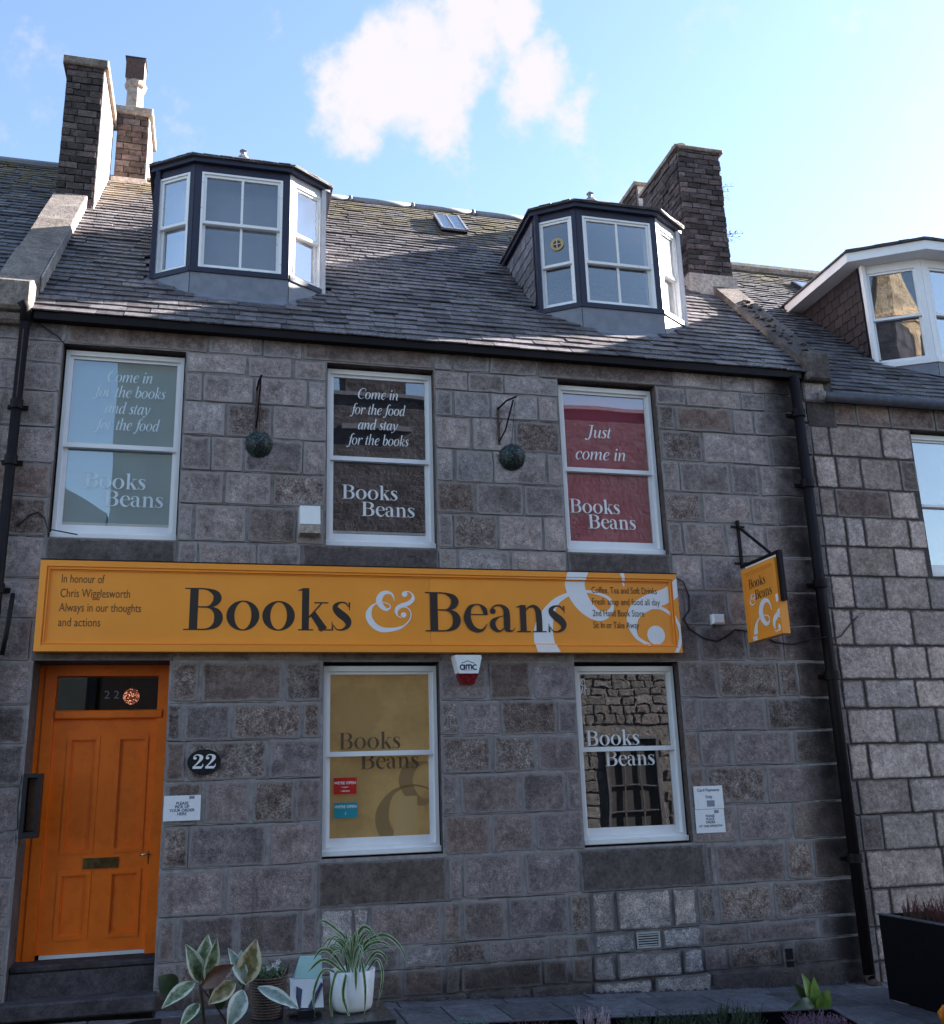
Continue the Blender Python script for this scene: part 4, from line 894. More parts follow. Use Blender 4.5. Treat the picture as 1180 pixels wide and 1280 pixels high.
slates(roof, RX0, RX1, Vector((0, 0, ZE))-vdir*.14, vdir, ndir, LR+.1, .150, .285, in_main, 'slate', 290)
# eaves board, gutter shadow board
MB().box(-1.84, 6.48, -.10, .02, 6.235, 6.345).build('eaves_board', 'iron', roof)
# ridge
x = -1.2; k = 0
while x < 6.2:
    x2 = min(x+.98, 6.2)
    MB().tube([(x, YR, ZE+TP*YR+.035), (x2-.01, YR, ZE+TP*YR+.035)], .055, 10).build('ridge_piece', 'lead', roof, smooth=True)
    MB().add([(x, YR-.13, ZE+TP*(YR-.13)+.028), (x2-.01, YR-.13, ZE+TP*(YR-.13)+.028), (x2-.01, YR, ZE+TP*YR+.05), (x, YR, ZE+TP*YR+.05)], [(0, 1, 2, 3)]).build('ridge_apron', 'lead', roof)
    MB().tube([(x2-.03, YR, ZE+TP*YR+.035), (x2+.01, YR, ZE+TP*YR+.035)], .072, 10).build('ridge_roll', 'lead', roof, smooth=True)
    x = x2
# skylight
sk = part_empty('skylight', shop, (3.1, 3.3, 9.9))
s0, s1 = 3.0*sl, 3.52*sl
def boxR(mb, xa, xb, sa, sb, ha, hb):
    mb.prism([Rp(xa, sa, ha), Rp(xb, sa, ha), Rp(xb, sb, ha), Rp(xa, sb, ha)], [Rp(xa, sa, hb), Rp(xb, sa, hb), Rp(xb, sb, hb), Rp(xa, sb, hb)]); return mb
boxR(MB(), 2.93, 3.32, s0, s1, .0, .10).build('curb', 'iron', sk)
mb = MB(); boxR(mb, 2.925, 2.955, s0-.02, s1+.02, .10, .125); boxR(mb, 3.295, 3.325, s0-.02, s1+.02, .10, .125); boxR(mb, 3.115, 3.135, s0-.02, s1+.02, .10, .122); boxR(mb, 2.925, 3.325, s0-.03, s0, .09, .12); mb.build('bar', 'lead', sk)
boxR(MB(), 2.955, 3.115, s0, s1, .101, .112).build('skylight_pane', 'glass', sk); boxR(MB(), 3.135, 3.295, s0, s1, .101, .112).build('skylight_pane', 'glass', sk)
boxR(MB(), 2.955, 3.295, s0+.01, s1-.01, .1, .1005).build('skylight_backing', 'curtain_white', sk)

# skews (gable copings)
def skew(parent, xa, xb, ya, yb, tp, ze, h, step=.62, lower=-.18, mat='skew'):
    n_ = max(1, int((yb-ya)/step)); 
    for k in range(n_):
        a = ya+(yb-ya)*k/n_; b = ya+(yb-ya)*(k+1)/n_-.006; j = U(-.012, .012)
        MB().prism([(xa+j, a, ze+tp*a+lower), (xb+j, a, ze+tp*a+lower), (xb+j, a, ze+tp*a+h), (xa+j, a, ze+tp*a+h)], [(xa+j, b, ze+tp*b+lower), (xb+j, b, ze+tp*b+lower), (xb+j, b, ze+tp*b+h), (xa+j, b, ze+tp*b+h)]).build('coping_stone', mat, parent)
skl = part_empty('skew', shop, (-2.05, 2, 8)); skew(skl, -2.24, -1.86, .0, 2.45, TP, ZE, .24)
skl2 = part_empty('skew', shop, (-1.95, 3, 9)); skew(skl2, -2.12, -1.86, 2.45, 3.9, TP, ZE, .24); 
MB().bbox(-2.30, -1.86, -.16, .12, 6.30, 6.62, .03).build('kneeler', 'skew', skl)
MB().bbox(-2.24, -1.90, -.10, .08, 6.18, 6.30, .03).build('kneeler_corbel', 'skew', skl)
skr = part_empty('skew', shop, (6.7, 1, 7)); skew(skr, 6.56, 6.93, -.02, 1.85, TP, ZE, .16, lower=-.7, mat='skew_shaded')
MB().bbox(6.54, 6.86, -.14, .10, 6.22, 6.58, .025).build('kneeler', 'skew_shaded', skr)
MB().bbox(6.52, 6.80, -.05, .10, 5.98, 6.22, .02).build('kneeler_corbel', 'stone_clean', skr)
MB().prism([(-1.86, .2, ZE+TP*.2), (-1.842, .2, ZE+TP*.2), (-1.842, .2, ZE+TP*.2+.235), (-1.86, .2, ZE+TP*.2+.235)], [(-1.86, 3.65, ZE+TP*3.65), (-1.842, 3.65, ZE+TP*3.65), (-1.842, 3.65, ZE+TP*3.65+.235), (-1.86, 3.65, ZE+TP*3.65+.235)]).build('rendered_side', 'cement', skl)
# rough moss lumps on the coping
mb = MB()
for k in range(30):
    y = U(.1, 1.4); x = U(6.62, 6.86); z = ZE+TP*y+.16; r_ = U(.02, .05)
    mb.lathe((x, y, z), [(r_*.9, 0), (r_, r_*.3), (r_*.6, r_*.7), (r_*.1, r_*.9)], 7)
mb.build('moss', 'skew_shaded', skr, kind='stuff')

# ------------------------------------------------------------------ chimneys
def chimney(parent, x0, x1, y0, y1, z0, z1, mat, bh, bw, sides, core='mortar_dark', capmat='skew', proud=.012, cap_h=.12, name='chimney', end=None):
    c = part_empty(name, parent, ((x0+x1)/2, y0, z0))
    MB().box(x0+.012, x1-.012, y0+.012, y1-.012, z0, z1).build('core', core, c)
    zz = z0; r_ = 0
    while zz < z1-.02:
        zt = min(zz+bh*U(.93, 1.07), z1)
        if 'f' in sides:
            x = x0-(bw*.5 if r_ % 2 else 0)
            while x < x1-.01:
                wd = bw*U(.8, 1.2); a, b = max(x, x0), min(x+wd, x1); x += wd
                if b-a < .04: b = min(a+.06, x1)
                if b-a < .03: continue
                g_ = .007; p = proud*U(.2, 1.6)
                ja, jb = U(-.004, .004), U(-.004, .004)
                MB().prism([(a+g_, y0-p, zz+g_+ja), (b-g_, y0-p, zz+g_+jb), (b-g_, y0-p+U(-.004, .004), zt-g_+jb), (a+g_, y0-p, zt-g_+ja)], [(a+g_-.003, y0+.03, zz+g_-.003), (b-g_+.003, y0+.03, zz+g_-.003), (b-g_+.003, y0+.03, zt-g_+.003), (a+g_-.003, y0+.03, zt-g_+.003)]).build('brick', mat, c, attr={'edge': [1]*8})
        if 'l' in sides:
            y = y0+.032-(bw*.5 if r_ % 2 == 0 else 0)
            while y < y1-.01:
                wd = bw*U(.8, 1.2); a, b = max(y, y0+.032), min(y+wd, y1); y += wd
                if b-a < .04: continue
                g_ = .007; p = proud*U(.2, 1.6)
                MB().prism([(x0-p, b-g_, zz+g_), (x0-p, a+g_, zz+g_), (x0-p, a+g_, zt-g_), (x0-p, b-g_, zt-g_)], [(x0+.03, b-g_+.003, zz+g_), (x0+.03, a+g_-.003, zz+g_), (x0+.03, a+g_-.003, zt-g_), (x0+.03, b-g_+.003, zt-g_)]).build('brick', mat, c, attr={'edge': [1]*8})
        zz = zt; r_ += 1
    if 'R' in sides: MB().box(x1-.012, x1+.004, y0+.005, y1, z0, z1).build('harled_side', 'harling', c)
    o = .05
    MB().bbox(x0-o, x1+o, y0-o, y1+o, z1, z1+cap_h, .015).build('cap', capmat, c)
    return c
# left gable stack, tall and deep, pale rendered on its right side
cl = chimney(shop, -2.23, -1.76, 2.5, 3.75, 9.02, 11.19, 'chim_stone', .10, .22, 'fR', cap_h=.13)
MB().box(-2.28, -1.74, 2.46, 3.9, 8.85, 9.03).build('cement_base', 'cement', cl)
cs = chimney(shop, -1.71, -1.27, 3.72, 4.5, 10.35, 11.43, 'chim_stone', .10, .22, 'fR', cap_h=.13)
MB().box(-1.74, -1.25, 3.68, 4.55, 9.8, 10.36).build('cement_base', 'cement', cs)
MB().lathe((-1.52, 3.98, 11.56), [(.15, 0), (.15, .06), (.125, .10), (.12, .48), (.15, .52), (.165, .57), (.14, .62), (.10, .64)], 10).build('chimney_pot', 'cement', cs)
MB().box(-1.66, -1.40, 3.85, 4.11, 12.19, 12.52).build('pot_cowl', 'harling', cs); MB().box(-1.665, -1.395, 3.84, 3.849, 12.17, 12.53).build('cowl_plate', 'iron_rust', cs); MB().box(-1.68, -1.38, 3.83, 4.13, 12.53, 12.55).build('pot_cowl_lid', 'slate_paint', cs)
# right gable stack
cR = chimney(shop, 6.25, 6.92, 1.86, 3.1, 8.64, 10.68, 'brick_dark', .082, .235, 'fl', core='stone_strip', cap_h=.06, proud=.018)
MB().box(6.21, 6.95, 1.80, 3.2, 8.1, 8.63).build('cement_base', 'cement', cR)
MB().lathe((6.44, 2.15, 10.74), [(.11, 0), (.12, .06), (.10, .10), (.10, .16), (.12, .19)], 12).build('chimney_pot', 'terracotta', cR)
cQ = chimney(shop, 6.25, 6.8, 3.3, 4.6, 9.4, 11.0, 'brick_dark', .10, .25, 'l', cap_h=.07, core='stone_strip')
MB().box(6.27, 6.8, 3.285, 3.30, 9.4, 11.0).build('rendered_face', 'harling', cQ)
# weeds growing from the stack
for (y, z, n_, lb) in ((2.3, 10.35, 5, 'leafless weed sprouting from the top of the right chimney stack'), (2.2, 9.45, 4, 'leafless weed sprouting lower down on the right chimney stack')):
    mb = MB(); ml = MB()
    for k in range(n_):
        a = U(-.3, .9); L_ = U(.25, .5); p = Vector((6.93, y, z)); pts = [p]
        for j in range(4):
            p = p+Vector((L_/4*math.cos(a), U(-.02, .02), L_/4*math.sin(a))); a += U(-.3, .3); pts.append(p)
            for q in range(3):
                c = p+Vector((U(-.03, .03), U(-.03, .03), U(-.02, .04))); s_ = U(.008, .018); ml.add([c-Vector((s_, 0, 0)), c+Vector((0, s_, s_*.4)), c+Vector((s_, 0, s_)), c-Vector((0, s_, -s_))], [(0, 1, 2, 3)])
        mb.tube(pts, [.005, .004, .004, .003, .002], 5)
    t = thing('chimney_weed', lb, 'weed', (6.93, y, z)); mb.build('stem', 'bark', t); ml.build('leaves', 'heather_green', t, kind='stuff')

# ------------------------------------------------------------------ bay dormers
def facet(a, b):
    """local frame on a vertical facet running a -> b (left to right seen from outside)"""
    a = Vector((a[0], a[1], 0)); b = Vector((b[0], b[1], 0)); u = (b-a).normalized(); n_ = Vector((u.y, -u.x, 0)); return a, u, n_, (b-a).length
def fprism(mb, fr, u0, u1, d0, d1, z0, z1):
    a, u, n_, L_ = fr
    q = [(u0, d0), (u1, d0), (u1, d1), (u0, d1)]
    pts = [a+u*x+n_*y for x, y in q]
    return mb.prism([(p.x, p.y, z0) for p in pts], [(p.x, p.y, z1) for p in pts])
def fring(mb, fr, u0, u1, z0, z1, w_, d0, d1, wb=None):
    wb = wb or w_; O = [(u0, z0), (u1, z0), (u1, z1), (u0, z1)]; I = [(u0+w_, z0+wb), (u1-w_, z0+wb), (u1-w_, z1-w_), (u0+w_, z1-w_)]
    a, u, n_, L_ = fr
    for k in range(4):
        j = (k+1) % 4; q = [O[k], O[j], I[j], I[k]]
        A = [a+u*x+n_*d1 for x, z in q]; B = [a+u*x+n_*d0 for x, z in q]
        mb.prism([(p.x, p.y, q[i][1]) for i, p in enumerate(A)], [(p.x, p.y, q[i][1]) for i, p in enumerate(B)])
    return mb
def dormer(parent, cx, hf, hw, yf, yc, zs, zh, ztop, tp, ze, body, trim, sides_m, curtains, fascia='slate_paint', bars=True, over=.09, fh=.10, apron='lead', cheekmat='slate_cheek', rside=None, peak=.62, zap=None):
    d = part_empty('dormer', parent, (cx, yf, zs))
    P = [(cx-hw, yc), (cx-hf, yf), (cx+hf, yf), (cx+hw, yc)]
    yb = (ztop-ze)/tp; zb = zs-.07
    F = [facet(P[0], P[1]), facet(P[1], P[2]), facet(P[2], P[3])]
    bm = MB(); pm = MB()
    for k, fr in enumerate(F):
        L_ = fr[3]; pw = .085 if k == 1 else .065
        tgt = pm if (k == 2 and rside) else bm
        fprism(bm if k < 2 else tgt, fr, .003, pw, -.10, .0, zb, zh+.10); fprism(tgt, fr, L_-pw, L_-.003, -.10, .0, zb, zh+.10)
        fprism(tgt, fr, pw+.001, L_-pw-.001, -.09, -.005, zh, zh+.10); fprism(bm, fr, -.02, L_+.02, -.10, .028, zb, zb+.06)
        wm = MB(); u0, u1 = pw, L_-pw; zm = zs+(zh-zs)*.475
        fring(wm, fr, u0-.006, u1+.006, zs-.012, zh+.002, .024, -.07, .004); wm.build('window_frame', trim, d)
        um = MB(); fring(um, fr, u0+.014, u1-.014, zm-.014, zh-.018, .034, -.045, -.012); 
        lm = MB(); fring(lm, fr, u0+.014, u1-.014, zs+.008, zm+.028, .036, -.085, -.050, wb=.055)
        if k == 1 and bars:
            um2 = (u0+u1)/2; fprism(um, fr, um2-.013, um2+.013, -.04, -.014, zm+.02, zh-.05); fprism(lm, fr, um2-.013, um2+.013, -.08, -.052, zs+.06, zm-.006)
        um.build('sash', trim, d); lm.build('sash', trim, d)
        g1 = MB(); fprism(g1, fr, u0+.04, u1-.04, -.032, -.028, zm+.015, zh-.045); g1.build('dormer_pane', 'glass_old', d)
        g2 = MB(); fprism(g2, fr, u0+.04, u1-.04, -.072, -.068, zs+.055, zm-.005); g2.build('dormer_pane', 'glass_old', d)
        cm_ = curtains[k]
        if cm_:
            c_ = MB(); fprism(c_, fr, .02, L_-.02, -.22, -.215, zs-.03, zh+.05); c_.build('curtain', cm_, d)
        # lead apron below the sill following the slope
        a, u, n_, _ = fr
        p0 = a+n_*.012; p1 = a+u*L_+n_*.012
        def rz(p): return ze+tp*p.y+.0
        A = MB(); zl = zap
        A.add([(p0.x, p0.y, zb), (p1.x, p1.y, zb), (p1.x, p1.y, rz(p1) if zl is None else max(rz(p1), zl)), (p0.x, p0.y, rz(p0) if zl is None else max(rz(p0), zl))], [(0, 3, 2, 1)])
        q0 = p0+n_*.10; q1 = p1+n_*.10
        A.add([(p0.x, p0.y, rz(p0)+.03), (p1.x, p1.y, rz(p1)+.03), (q1.x, q1.y, rz(q1)+.034), (q0.x, q0.y, rz(q0)+.034)], [(0, 3, 2, 1)])
        A.build('lead_apron', apron, d)
    bm.build('posts', body, d)
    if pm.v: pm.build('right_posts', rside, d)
    # room behind: floor, back wall
    MB().box(cx-hw+.05, cx+hw-.05, yb-.3, yb-.28, zs-.1, ztop).build('room_wall', 'room_blue', d)
    # cheeks: boarded triangle with hung slates
    for sgn in (-1, 1):
        x = cx+sgn*hw
        ybk = (zh+.1-ze)/tp
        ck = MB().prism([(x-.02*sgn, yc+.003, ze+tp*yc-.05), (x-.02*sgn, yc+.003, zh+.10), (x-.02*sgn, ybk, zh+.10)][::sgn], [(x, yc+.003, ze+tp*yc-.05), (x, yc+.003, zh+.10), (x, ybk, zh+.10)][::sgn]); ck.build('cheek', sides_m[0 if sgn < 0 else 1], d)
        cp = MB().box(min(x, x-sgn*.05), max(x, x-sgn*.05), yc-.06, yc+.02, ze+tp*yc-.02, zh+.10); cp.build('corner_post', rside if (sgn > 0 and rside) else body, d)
        if sgn < 0:
            row = 0; z = ze+tp*yc+.02
            while z < zh:
                y = yc+.03-(.09 if row % 2 else 0)
                while y < ybk:
                    a, b = max(y, yc+.025), y+.17; y += .18
                    zlow = max(z, ze+tp*((a+b)/2)+.01)
                    if zlow > z+.12 or b < yc+.06: continue
                    t0, t1 = zlow, min(z+.20, zh+.09)
                    if (t1-ze)/tp < a: continue
                    MB().prism([(x-.018, b, t0+.02), (x-.018, a, t0), (x-.006, a, t1), (x-.006, b, t1)], [(x-.008, b, t0+.02), (x-.008, a, t0), (x-.0, a, t1), (x-.0, b, t1)]).build('cheek_slate', cheekmat, d, attr={'tone': [U(.2, .9)]*8})
                z += .15; row += 1
    # roof: fascia ring and low hipped slate top
    Q = []
    o = over
    c_ = [(cx-hw-o, yc-o*.4), (cx-hf-o*.35, yf-o), (cx+hf+o*.35, yf-o), (cx+hw+o, yc-o*.4)]
    zf = zh+.10
    yB = (zf-ze)/tp+.02
    ring_ = [(cx-hw-o, yB+.0)]+c_+[(cx+hw+o, yB+.0)]
    fm = MB()
    for (xa, ya), (xb, yb_) in zip(ring_, ring_[1:]):
        e = Vector((xb-xa, yb_-ya, 0)).normalized(); n2 = Vector((e.y, -e.x, 0))
        fm.prism([(xa, ya, zf), (xb, yb_, zf), (xb-n2.x*.03, yb_-n2.y*.03, zf), (xa-n2.x*.03, ya-n2.y*.03, zf)], [(xa, ya, zf+fh), (xb, yb_, zf+fh), (xb-n2.x*.03, yb_-n2.y*.03, zf+fh), (xa-n2.x*.03, ya-n2.y*.03, zf+fh)])
    fm.build('fascia', fascia, d)
    # soffit
    MB().add([(x, y, zf+.004) for x, y in ring_], [tuple(range(len(ring_)))]).build('soffit', fascia, d)
    zt = zf+fh; pk = (cx, yf+.75, zt+peak); yk = (pk[2]-ze)/tp
    ov = .03
    top = [(x+(ov if x > cx else -ov), y-(ov if y < 1.2 else 0), zt+.004) for x, y in ring_]; top[0] = (top[0][0], (zt-ze)/tp+.05, zt+.004); top[-1] = (top[-1][0], (zt-ze)/tp+.05, zt+.004)
    n_ = len(top); vs_ = top+[(x, y, z+.022) for x, y, z in top]+[pk, (cx, yk+.05, pk[2])]
    fs_ = [(i, i+1, n_+i+1, n_+i) for i in range(n_-1)]+[(n_+i, n_+i+1, 2*n_) for i in range(1, n_-2)]+[(n_, n_+1, 2*n_, 2*n_+1), (n_+n_-2, n_+n_-1, 2*n_+1, 2*n_)]+[tuple(range(n_))[::-1]]
    rt = MB().add(vs_, fs_); rt.build('dormer_roof', 'slate', d, attr={'tone': [.3]*len(vs_)})
    # ragged slate edge
    for i in range(1, n_-2):
        a = Vector(top[i]); b = Vector(top[i+1]); L_ = (b-a).length; k = 0; u = (b-a)/L_; pin = Vector((-u.y, u.x, 0))
        while k < L_-.05:
            w_ = U(.12, .2); e_ = min(k+w_, L_)
            q = a+u*(k+.004)-pin*U(.0, .012); r_ = a+u*(e_-.004)-pin*U(.0, .012)
            up = Vector((0, 0, U(.022, .03)))
            MB().add([q+up, r_+up, r_+pin*.16+Vector((0, 0, .10)), q+pin*.16+Vector((0, 0, .10)), q+up-Vector((0, 0, .012)), r_+up-Vector((0, 0, .012))], [(0, 1, 2, 3), (4, 5, 1, 0), (4, 0, 3), (1, 5, 2)]).build('roof_edge_slate', 'slate', d, attr={'tone': [U(0, .5)]*6})
            k = e_
    MB().lathe((cx, pk[1], pk[2]-.03), [(.09, -.02), (.06, .03), (.03, .06), (.03, .09), (.05, .11), (.02, .14)], 10).build('finial', 'lead', d)
    return d
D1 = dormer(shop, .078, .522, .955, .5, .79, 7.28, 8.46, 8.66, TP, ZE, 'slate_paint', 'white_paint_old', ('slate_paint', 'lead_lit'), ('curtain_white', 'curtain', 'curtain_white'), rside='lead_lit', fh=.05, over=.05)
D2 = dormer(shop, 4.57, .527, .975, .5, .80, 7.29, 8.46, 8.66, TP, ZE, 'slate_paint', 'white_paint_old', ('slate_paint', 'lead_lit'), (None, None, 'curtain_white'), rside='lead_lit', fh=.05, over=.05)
# suncatcher in the left light of the second dormer
t = thing('suncatcher', 'round gold ornament with a cross hanging in the right dormer window', 'ornament', (3.86, .70, 8.1))
fr = facet((4.57-.975, .80), (4.57-.527, .5)); a_, u_, n_, L_ = fr
c = a_+u_*(L_*.52)+n_*(-.022)
ringm = MB(); pts = []
for (r0, r1, nm, mt, dd) in ((.052, .085, 'ring', 'gold', 0), (.0, .05, 'disc', 'iron_rust', .001)):
    mb = MB()
    for k in range(24):
        a0, a1 = 2*math.pi*k/24, 2*math.pi*(k+1)/24
        q = [(r1*math.cos(a0), r1*math.sin(a0)), (r1*math.cos(a1), r1*math.sin(a1)), (r0*math.cos(a1), r0*math.sin(a1)), (r0*math.cos(a0), r0*math.sin(a0))]
        A = [c+u_*x+n_*(.006+dd) for x, y in q]; B = [c+u_*x for x, y in q]
        mb.prism([(p.x, p.y, 8.13+q[i][1]) for i, p in enumerate(A)], [(p.x, p.y, 8.13+q[i][1]) for i, p in enumerate(B)])
    mb.build(nm, mt, t)
mb = MB(); mb.tube([c+n_*.009+Vector((0, 0, 8.07)), c+n_*.009+Vector((0, 0, 8.19))], .004, 5); mb.tube([c+n_*.009-u_*.06+Vector((0, 0, 8.13)), c+n_*.009+u_*.06+Vector((0, 0, 8.13))], .004, 5); mb.build('cross', 'letter_white', t)

# ------------------------------------------------------------------ the house on the right
rh = thing('neighbour_house', 'paler pink granite house with a white framed dormer, right of the shop', 'building', (9, 0, 0))
RO = [(7.93, 9.1, 3.93, 5.72)]
wall_skin(6.52, 12.5, -.5, 6.02, .004, RO, 'wall', 'mortar_dark', rh)
RC = [(5.72,6.0,[6.56,6.89,7.21,7.67,8.3]),(5.33,5.72,[6.57,6.81,7.5]),(4.94,5.33,[6.56,6.85,7.17,7.7]),(4.6,4.94,[6.57,6.78,7.5]),(4.25,4.6,[6.57,6.86,7.1,7.69]),(3.91,4.25,[6.56,6.84,7.44,7.87]),(3.54,3.91,[6.57,6.85,7.25,7.83]),(3.13,3.54,[6.54,6.78,7.55,8.05]),(2.76,3.13,[6.55,7.24,7.68]),(2.45,2.76,[6.54,6.82,7.47]),(2.08,2.45,[6.56,7.14,7.68]),(1.71,2.08,[6.52,6.76,7.5]),(1.36,1.71,[6.57,7.2]),(1.0,1.36,[6.55,6.81,7.46]),(.63,1.0,[6.56,7.49]),(.27,.63,[6.57,6.79,7.6]),(-.05,.27,[6.56,7.1,7.8]),(-.4,-.05,[6.56,7.3])]
for z0, z1, J in RC:
    J = list(J)
    while J[-1] < 9.6: J.append(round(J[-1]+U(.35, .65), 2))
    for a, b in zip(J, J[1:]):
        segs = [(a, b)]
        if z0 > 3.8 and z0 < 5.6:
            segs = [(a, min(b, 7.93))] if a < 7.9 else ([(max(a, 9.1), b)] if b > 9.15 else [])
        for s0, s1 in segs:
            if s1-s0 > .08: add_stone(rh, s0, s1, z0, z1, 'stone_brown' if z0 > 5.6 or R() < .04 else 'stone_clean', proud=.008, gap=.006, jit=.003)
    add_stone(rh, 6.47, J[0], z0, z1, 'stone_strip', proud=.012, gap=.008)   # narrow margin behind the downpipe
rw = part_empty('window', rh, (8.5, .1, 3.95))
MB().ring(7.94, 9.09, 3.99, 5.70, .05, .09, .2, wb=.04, wt=.06).build('frame', 'white_paint', rw); MB().bbox(7.93, 9.1, .05, .2, 3.94, 3.995, .008).build('sill', 'white_paint', rw)
MB().ring(7.985, 9.045, 4.80, 5.645, .03, .115, .145).build('sash', 'white_paint', rw); MB().ring(7.985, 9.045, 4.03, 4.83, .035, .15, .18, wb=.07).build('sash', 'white_paint', rw)
MB().box(8.01, 9.02, .13, .134, 4.83, 5.62).build('pane', 'glass', rw); MB().box(8.01, 9.02, .164, .168, 4.10, 4.80).build('pane', 'glass', rw); MB().box(7.96, 9.08, .21, .22, 4.0, 5.68).build('blind', 'curtain', rw)
TPR = .99; ZER = 6.14; slr = math.sqrt(1+TPR*TPR); vr = Vector((0, 1/slr, TPR/slr)); nr_ = Vector((0, -TPR/slr, 1/slr))
rr = part_empty('roof', rh, (9, 2, 6.1)); LRr = 3.95*slr
B0 = Vector((0, 0, ZER))
mb = MB().add([B0+vr*-.12+Vector((6.9, 0, 0)), B0+vr*-.12+Vector((13, 0, 0)), B0+vr*LRr+Vector((13, 0, 0)), B0+vr*LRr+Vector((6.9, 0, 0)), (6.9, 8, 6.1), (13, 8, 6.1)], [(0, 1, 2, 3), (3, 2, 5, 4), (0, 3, 4), (1, 5, 2)]); mb.build('sarking', 'slate_r', rr)
def in_r(x, s):
    y = s/slr
    return not (8.3 < x < 10.55 and .9 < y < 2.2) and x < 11.5
slates(rr, 6.9, 11.6, B0-vr*.14, vr, nr_, LRr+.1, .14, .25, in_r, 'slate_r', 290)
MB().tube([(6.92, YR, ZER+TPR*YR+.06), (13, YR, ZER+TPR*YR+.06)], .10, 8).build('ridge_stone', 'skew', rr)
MB().tube([(6.72, -.10, 6.03), (12.5, -.10, 6.01)], .062, 12).build('gutter', 'pipe_grey', rr, smooth=True)
MB().tube([(6.69, -.10, 6.035), (6.73, -.10, 6.03)], .066, 12).build('gutter_end', 'cement', rr, smooth=True)
mb = MB()
for k in range(14):
    x = 7.70+k*.042; mb.tube([(x, -.10, 6.08), (x+U(-.01, .01), -.09, 6.19)], .0035, 5)
mb.build('gutter_spikes', 'pipe_grey', rr)
# roof light on the right house
k2 = part_empty('skylight', rh, (8.9, 2.9, 9))
def Rr(x, s, h=0): return Vector((x, 0, ZER))+vr*s+nr_*h
def boxr(mb, xa, xb, sa, sb, ha, hb): return mb.prism([Rr(xa, sa, ha), Rr(xb, sa, ha), Rr(xb, sb, ha), Rr(xa, sb, ha)], [Rr(xa, sa, hb), Rr(xb, sa, hb), Rr(xb, sb, hb), Rr(xa, sb, hb)])
boxr(MB(), 8.95, 9.5, 4.1, 4.9, 0, .09).build('curb', 'slate_paint', k2); boxr(MB(), 8.98, 9.47, 4.13, 4.87, .091, .10).build('skylight_pane', 'glass', k2); boxr(MB(), 8.98, 9.47, 4.13, 4.87, .0903, .0906).build('skylight_backing', 'curtain_white', k2)
D3 = dormer(rh, 9.42, .49, 1.17, .5, .87, 6.97, 8.31, 8.62, TPR, ZER, 'white_paint', 'white_paint', ('slate_paint', 'white_paint'), ('room_blue', 'room_blue', 'room_blue'), fascia='white_paint', bars=False, cheekmat='slate_cheek_dark', over=.24, fh=.13, peak=.5, zap=6.70)

# ------------------------------------------------------------------ the house on the left (its edge only)
lh = thing('neighbour_house', 'dark stone house at the left edge with its slate roof rising behind the coping', 'building', (-5, 0, 0))
wall_skin(-8, -2.3, -.3, 6.34, .03, [], 'wall', 'mortar_dark', lh)
z = -.25
while z < 6.3:
    z1 = z+U(.3, .42); x = -2.31
    while x > -4.6:
        x2 = x-U(.4, .7); add_stone(lh, x2, x, z, min(z1, 6.33), 'stone_brown', y=.03); x = x2
    z = z1
lr = part_empty('roof', lh, (-5, 2, 6.3))
MB().add([Rp(-8, -.12, -.01), Rp(-2.26, -.12, -.01), Rp(-2.26, LR, -.01), Rp(-8, LR, -.01), (-8, 8, 6.3), (-2.26, 8, 6.3)], [(0, 1, 2, 3), (3, 2, 5, 4), (0, 3, 4), (1, 5, 2)]).build('sarking', 'slate', lr)
slates(lr, -5.2, -2.25, Vector((0, 0, ZE))-vdir*.14, vdir, ndir, LR+.1, .15, .27, lambda x, s: True, 'slate_r', 290)
MB().tube([(-8, YR, ZE+TP*YR+.03), (-2.25, YR, ZE+TP*YR+.03)], .06, 8).build('ridge', 'lead', lr)
MB().box(-5.2, -2.30, -.12, .02, 6.22, 6.34).build('gutter', 'iron', lr)

# ------------------------------------------------------------------ ground
GS = -.0405
def gz(x): return .02+GS*x
mb = MB().add([(-300, -300, -.25), (300, -300, -.25), (300, 300, -.25), (-300, 300, -.25)], [(0, 1, 2, 3)]); tag(mb.build('ground', 'asphalt', None), 'wide dark ground surface around the street', 'ground', kind='structure')
rd = MB().add([(-14, -12.9, gz(-14)-.11), (30, -12.9, gz(30)-.11), (30, -3.1, gz(30)-.11), (-14, -3.1, gz(-14)-.11)], [(0, 1, 2, 3)]); 
road = MB()
road.add([(-14, -12.9, -.1), (5, -12.9, -.14), (5, -3.1, -.14), (-14, -3.1, -.1)], [(0, 1, 2, 3)]).build('road', 'asphalt', None, kind='structure')['label'] = 'dark asphalt street in front of the shop'
pav = MB().add([(-14, -3.1, -.09), (0, -3.1, -.012), (6.5, -3.1, -.268), (14, -3.1, -.272), (14, .3, -.272), (6.5, .3, -.268), (0, .3, -.012), (-14, .3, -.09)], [(0, 1, 6, 7), (1, 2, 5, 6), (2, 3, 4, 5)]).build('pavement', 'mortar_dark', None)
pav['kind'] = 'structure'; pav['label'] = 'grey stone slab pavement along the foot of the wall'
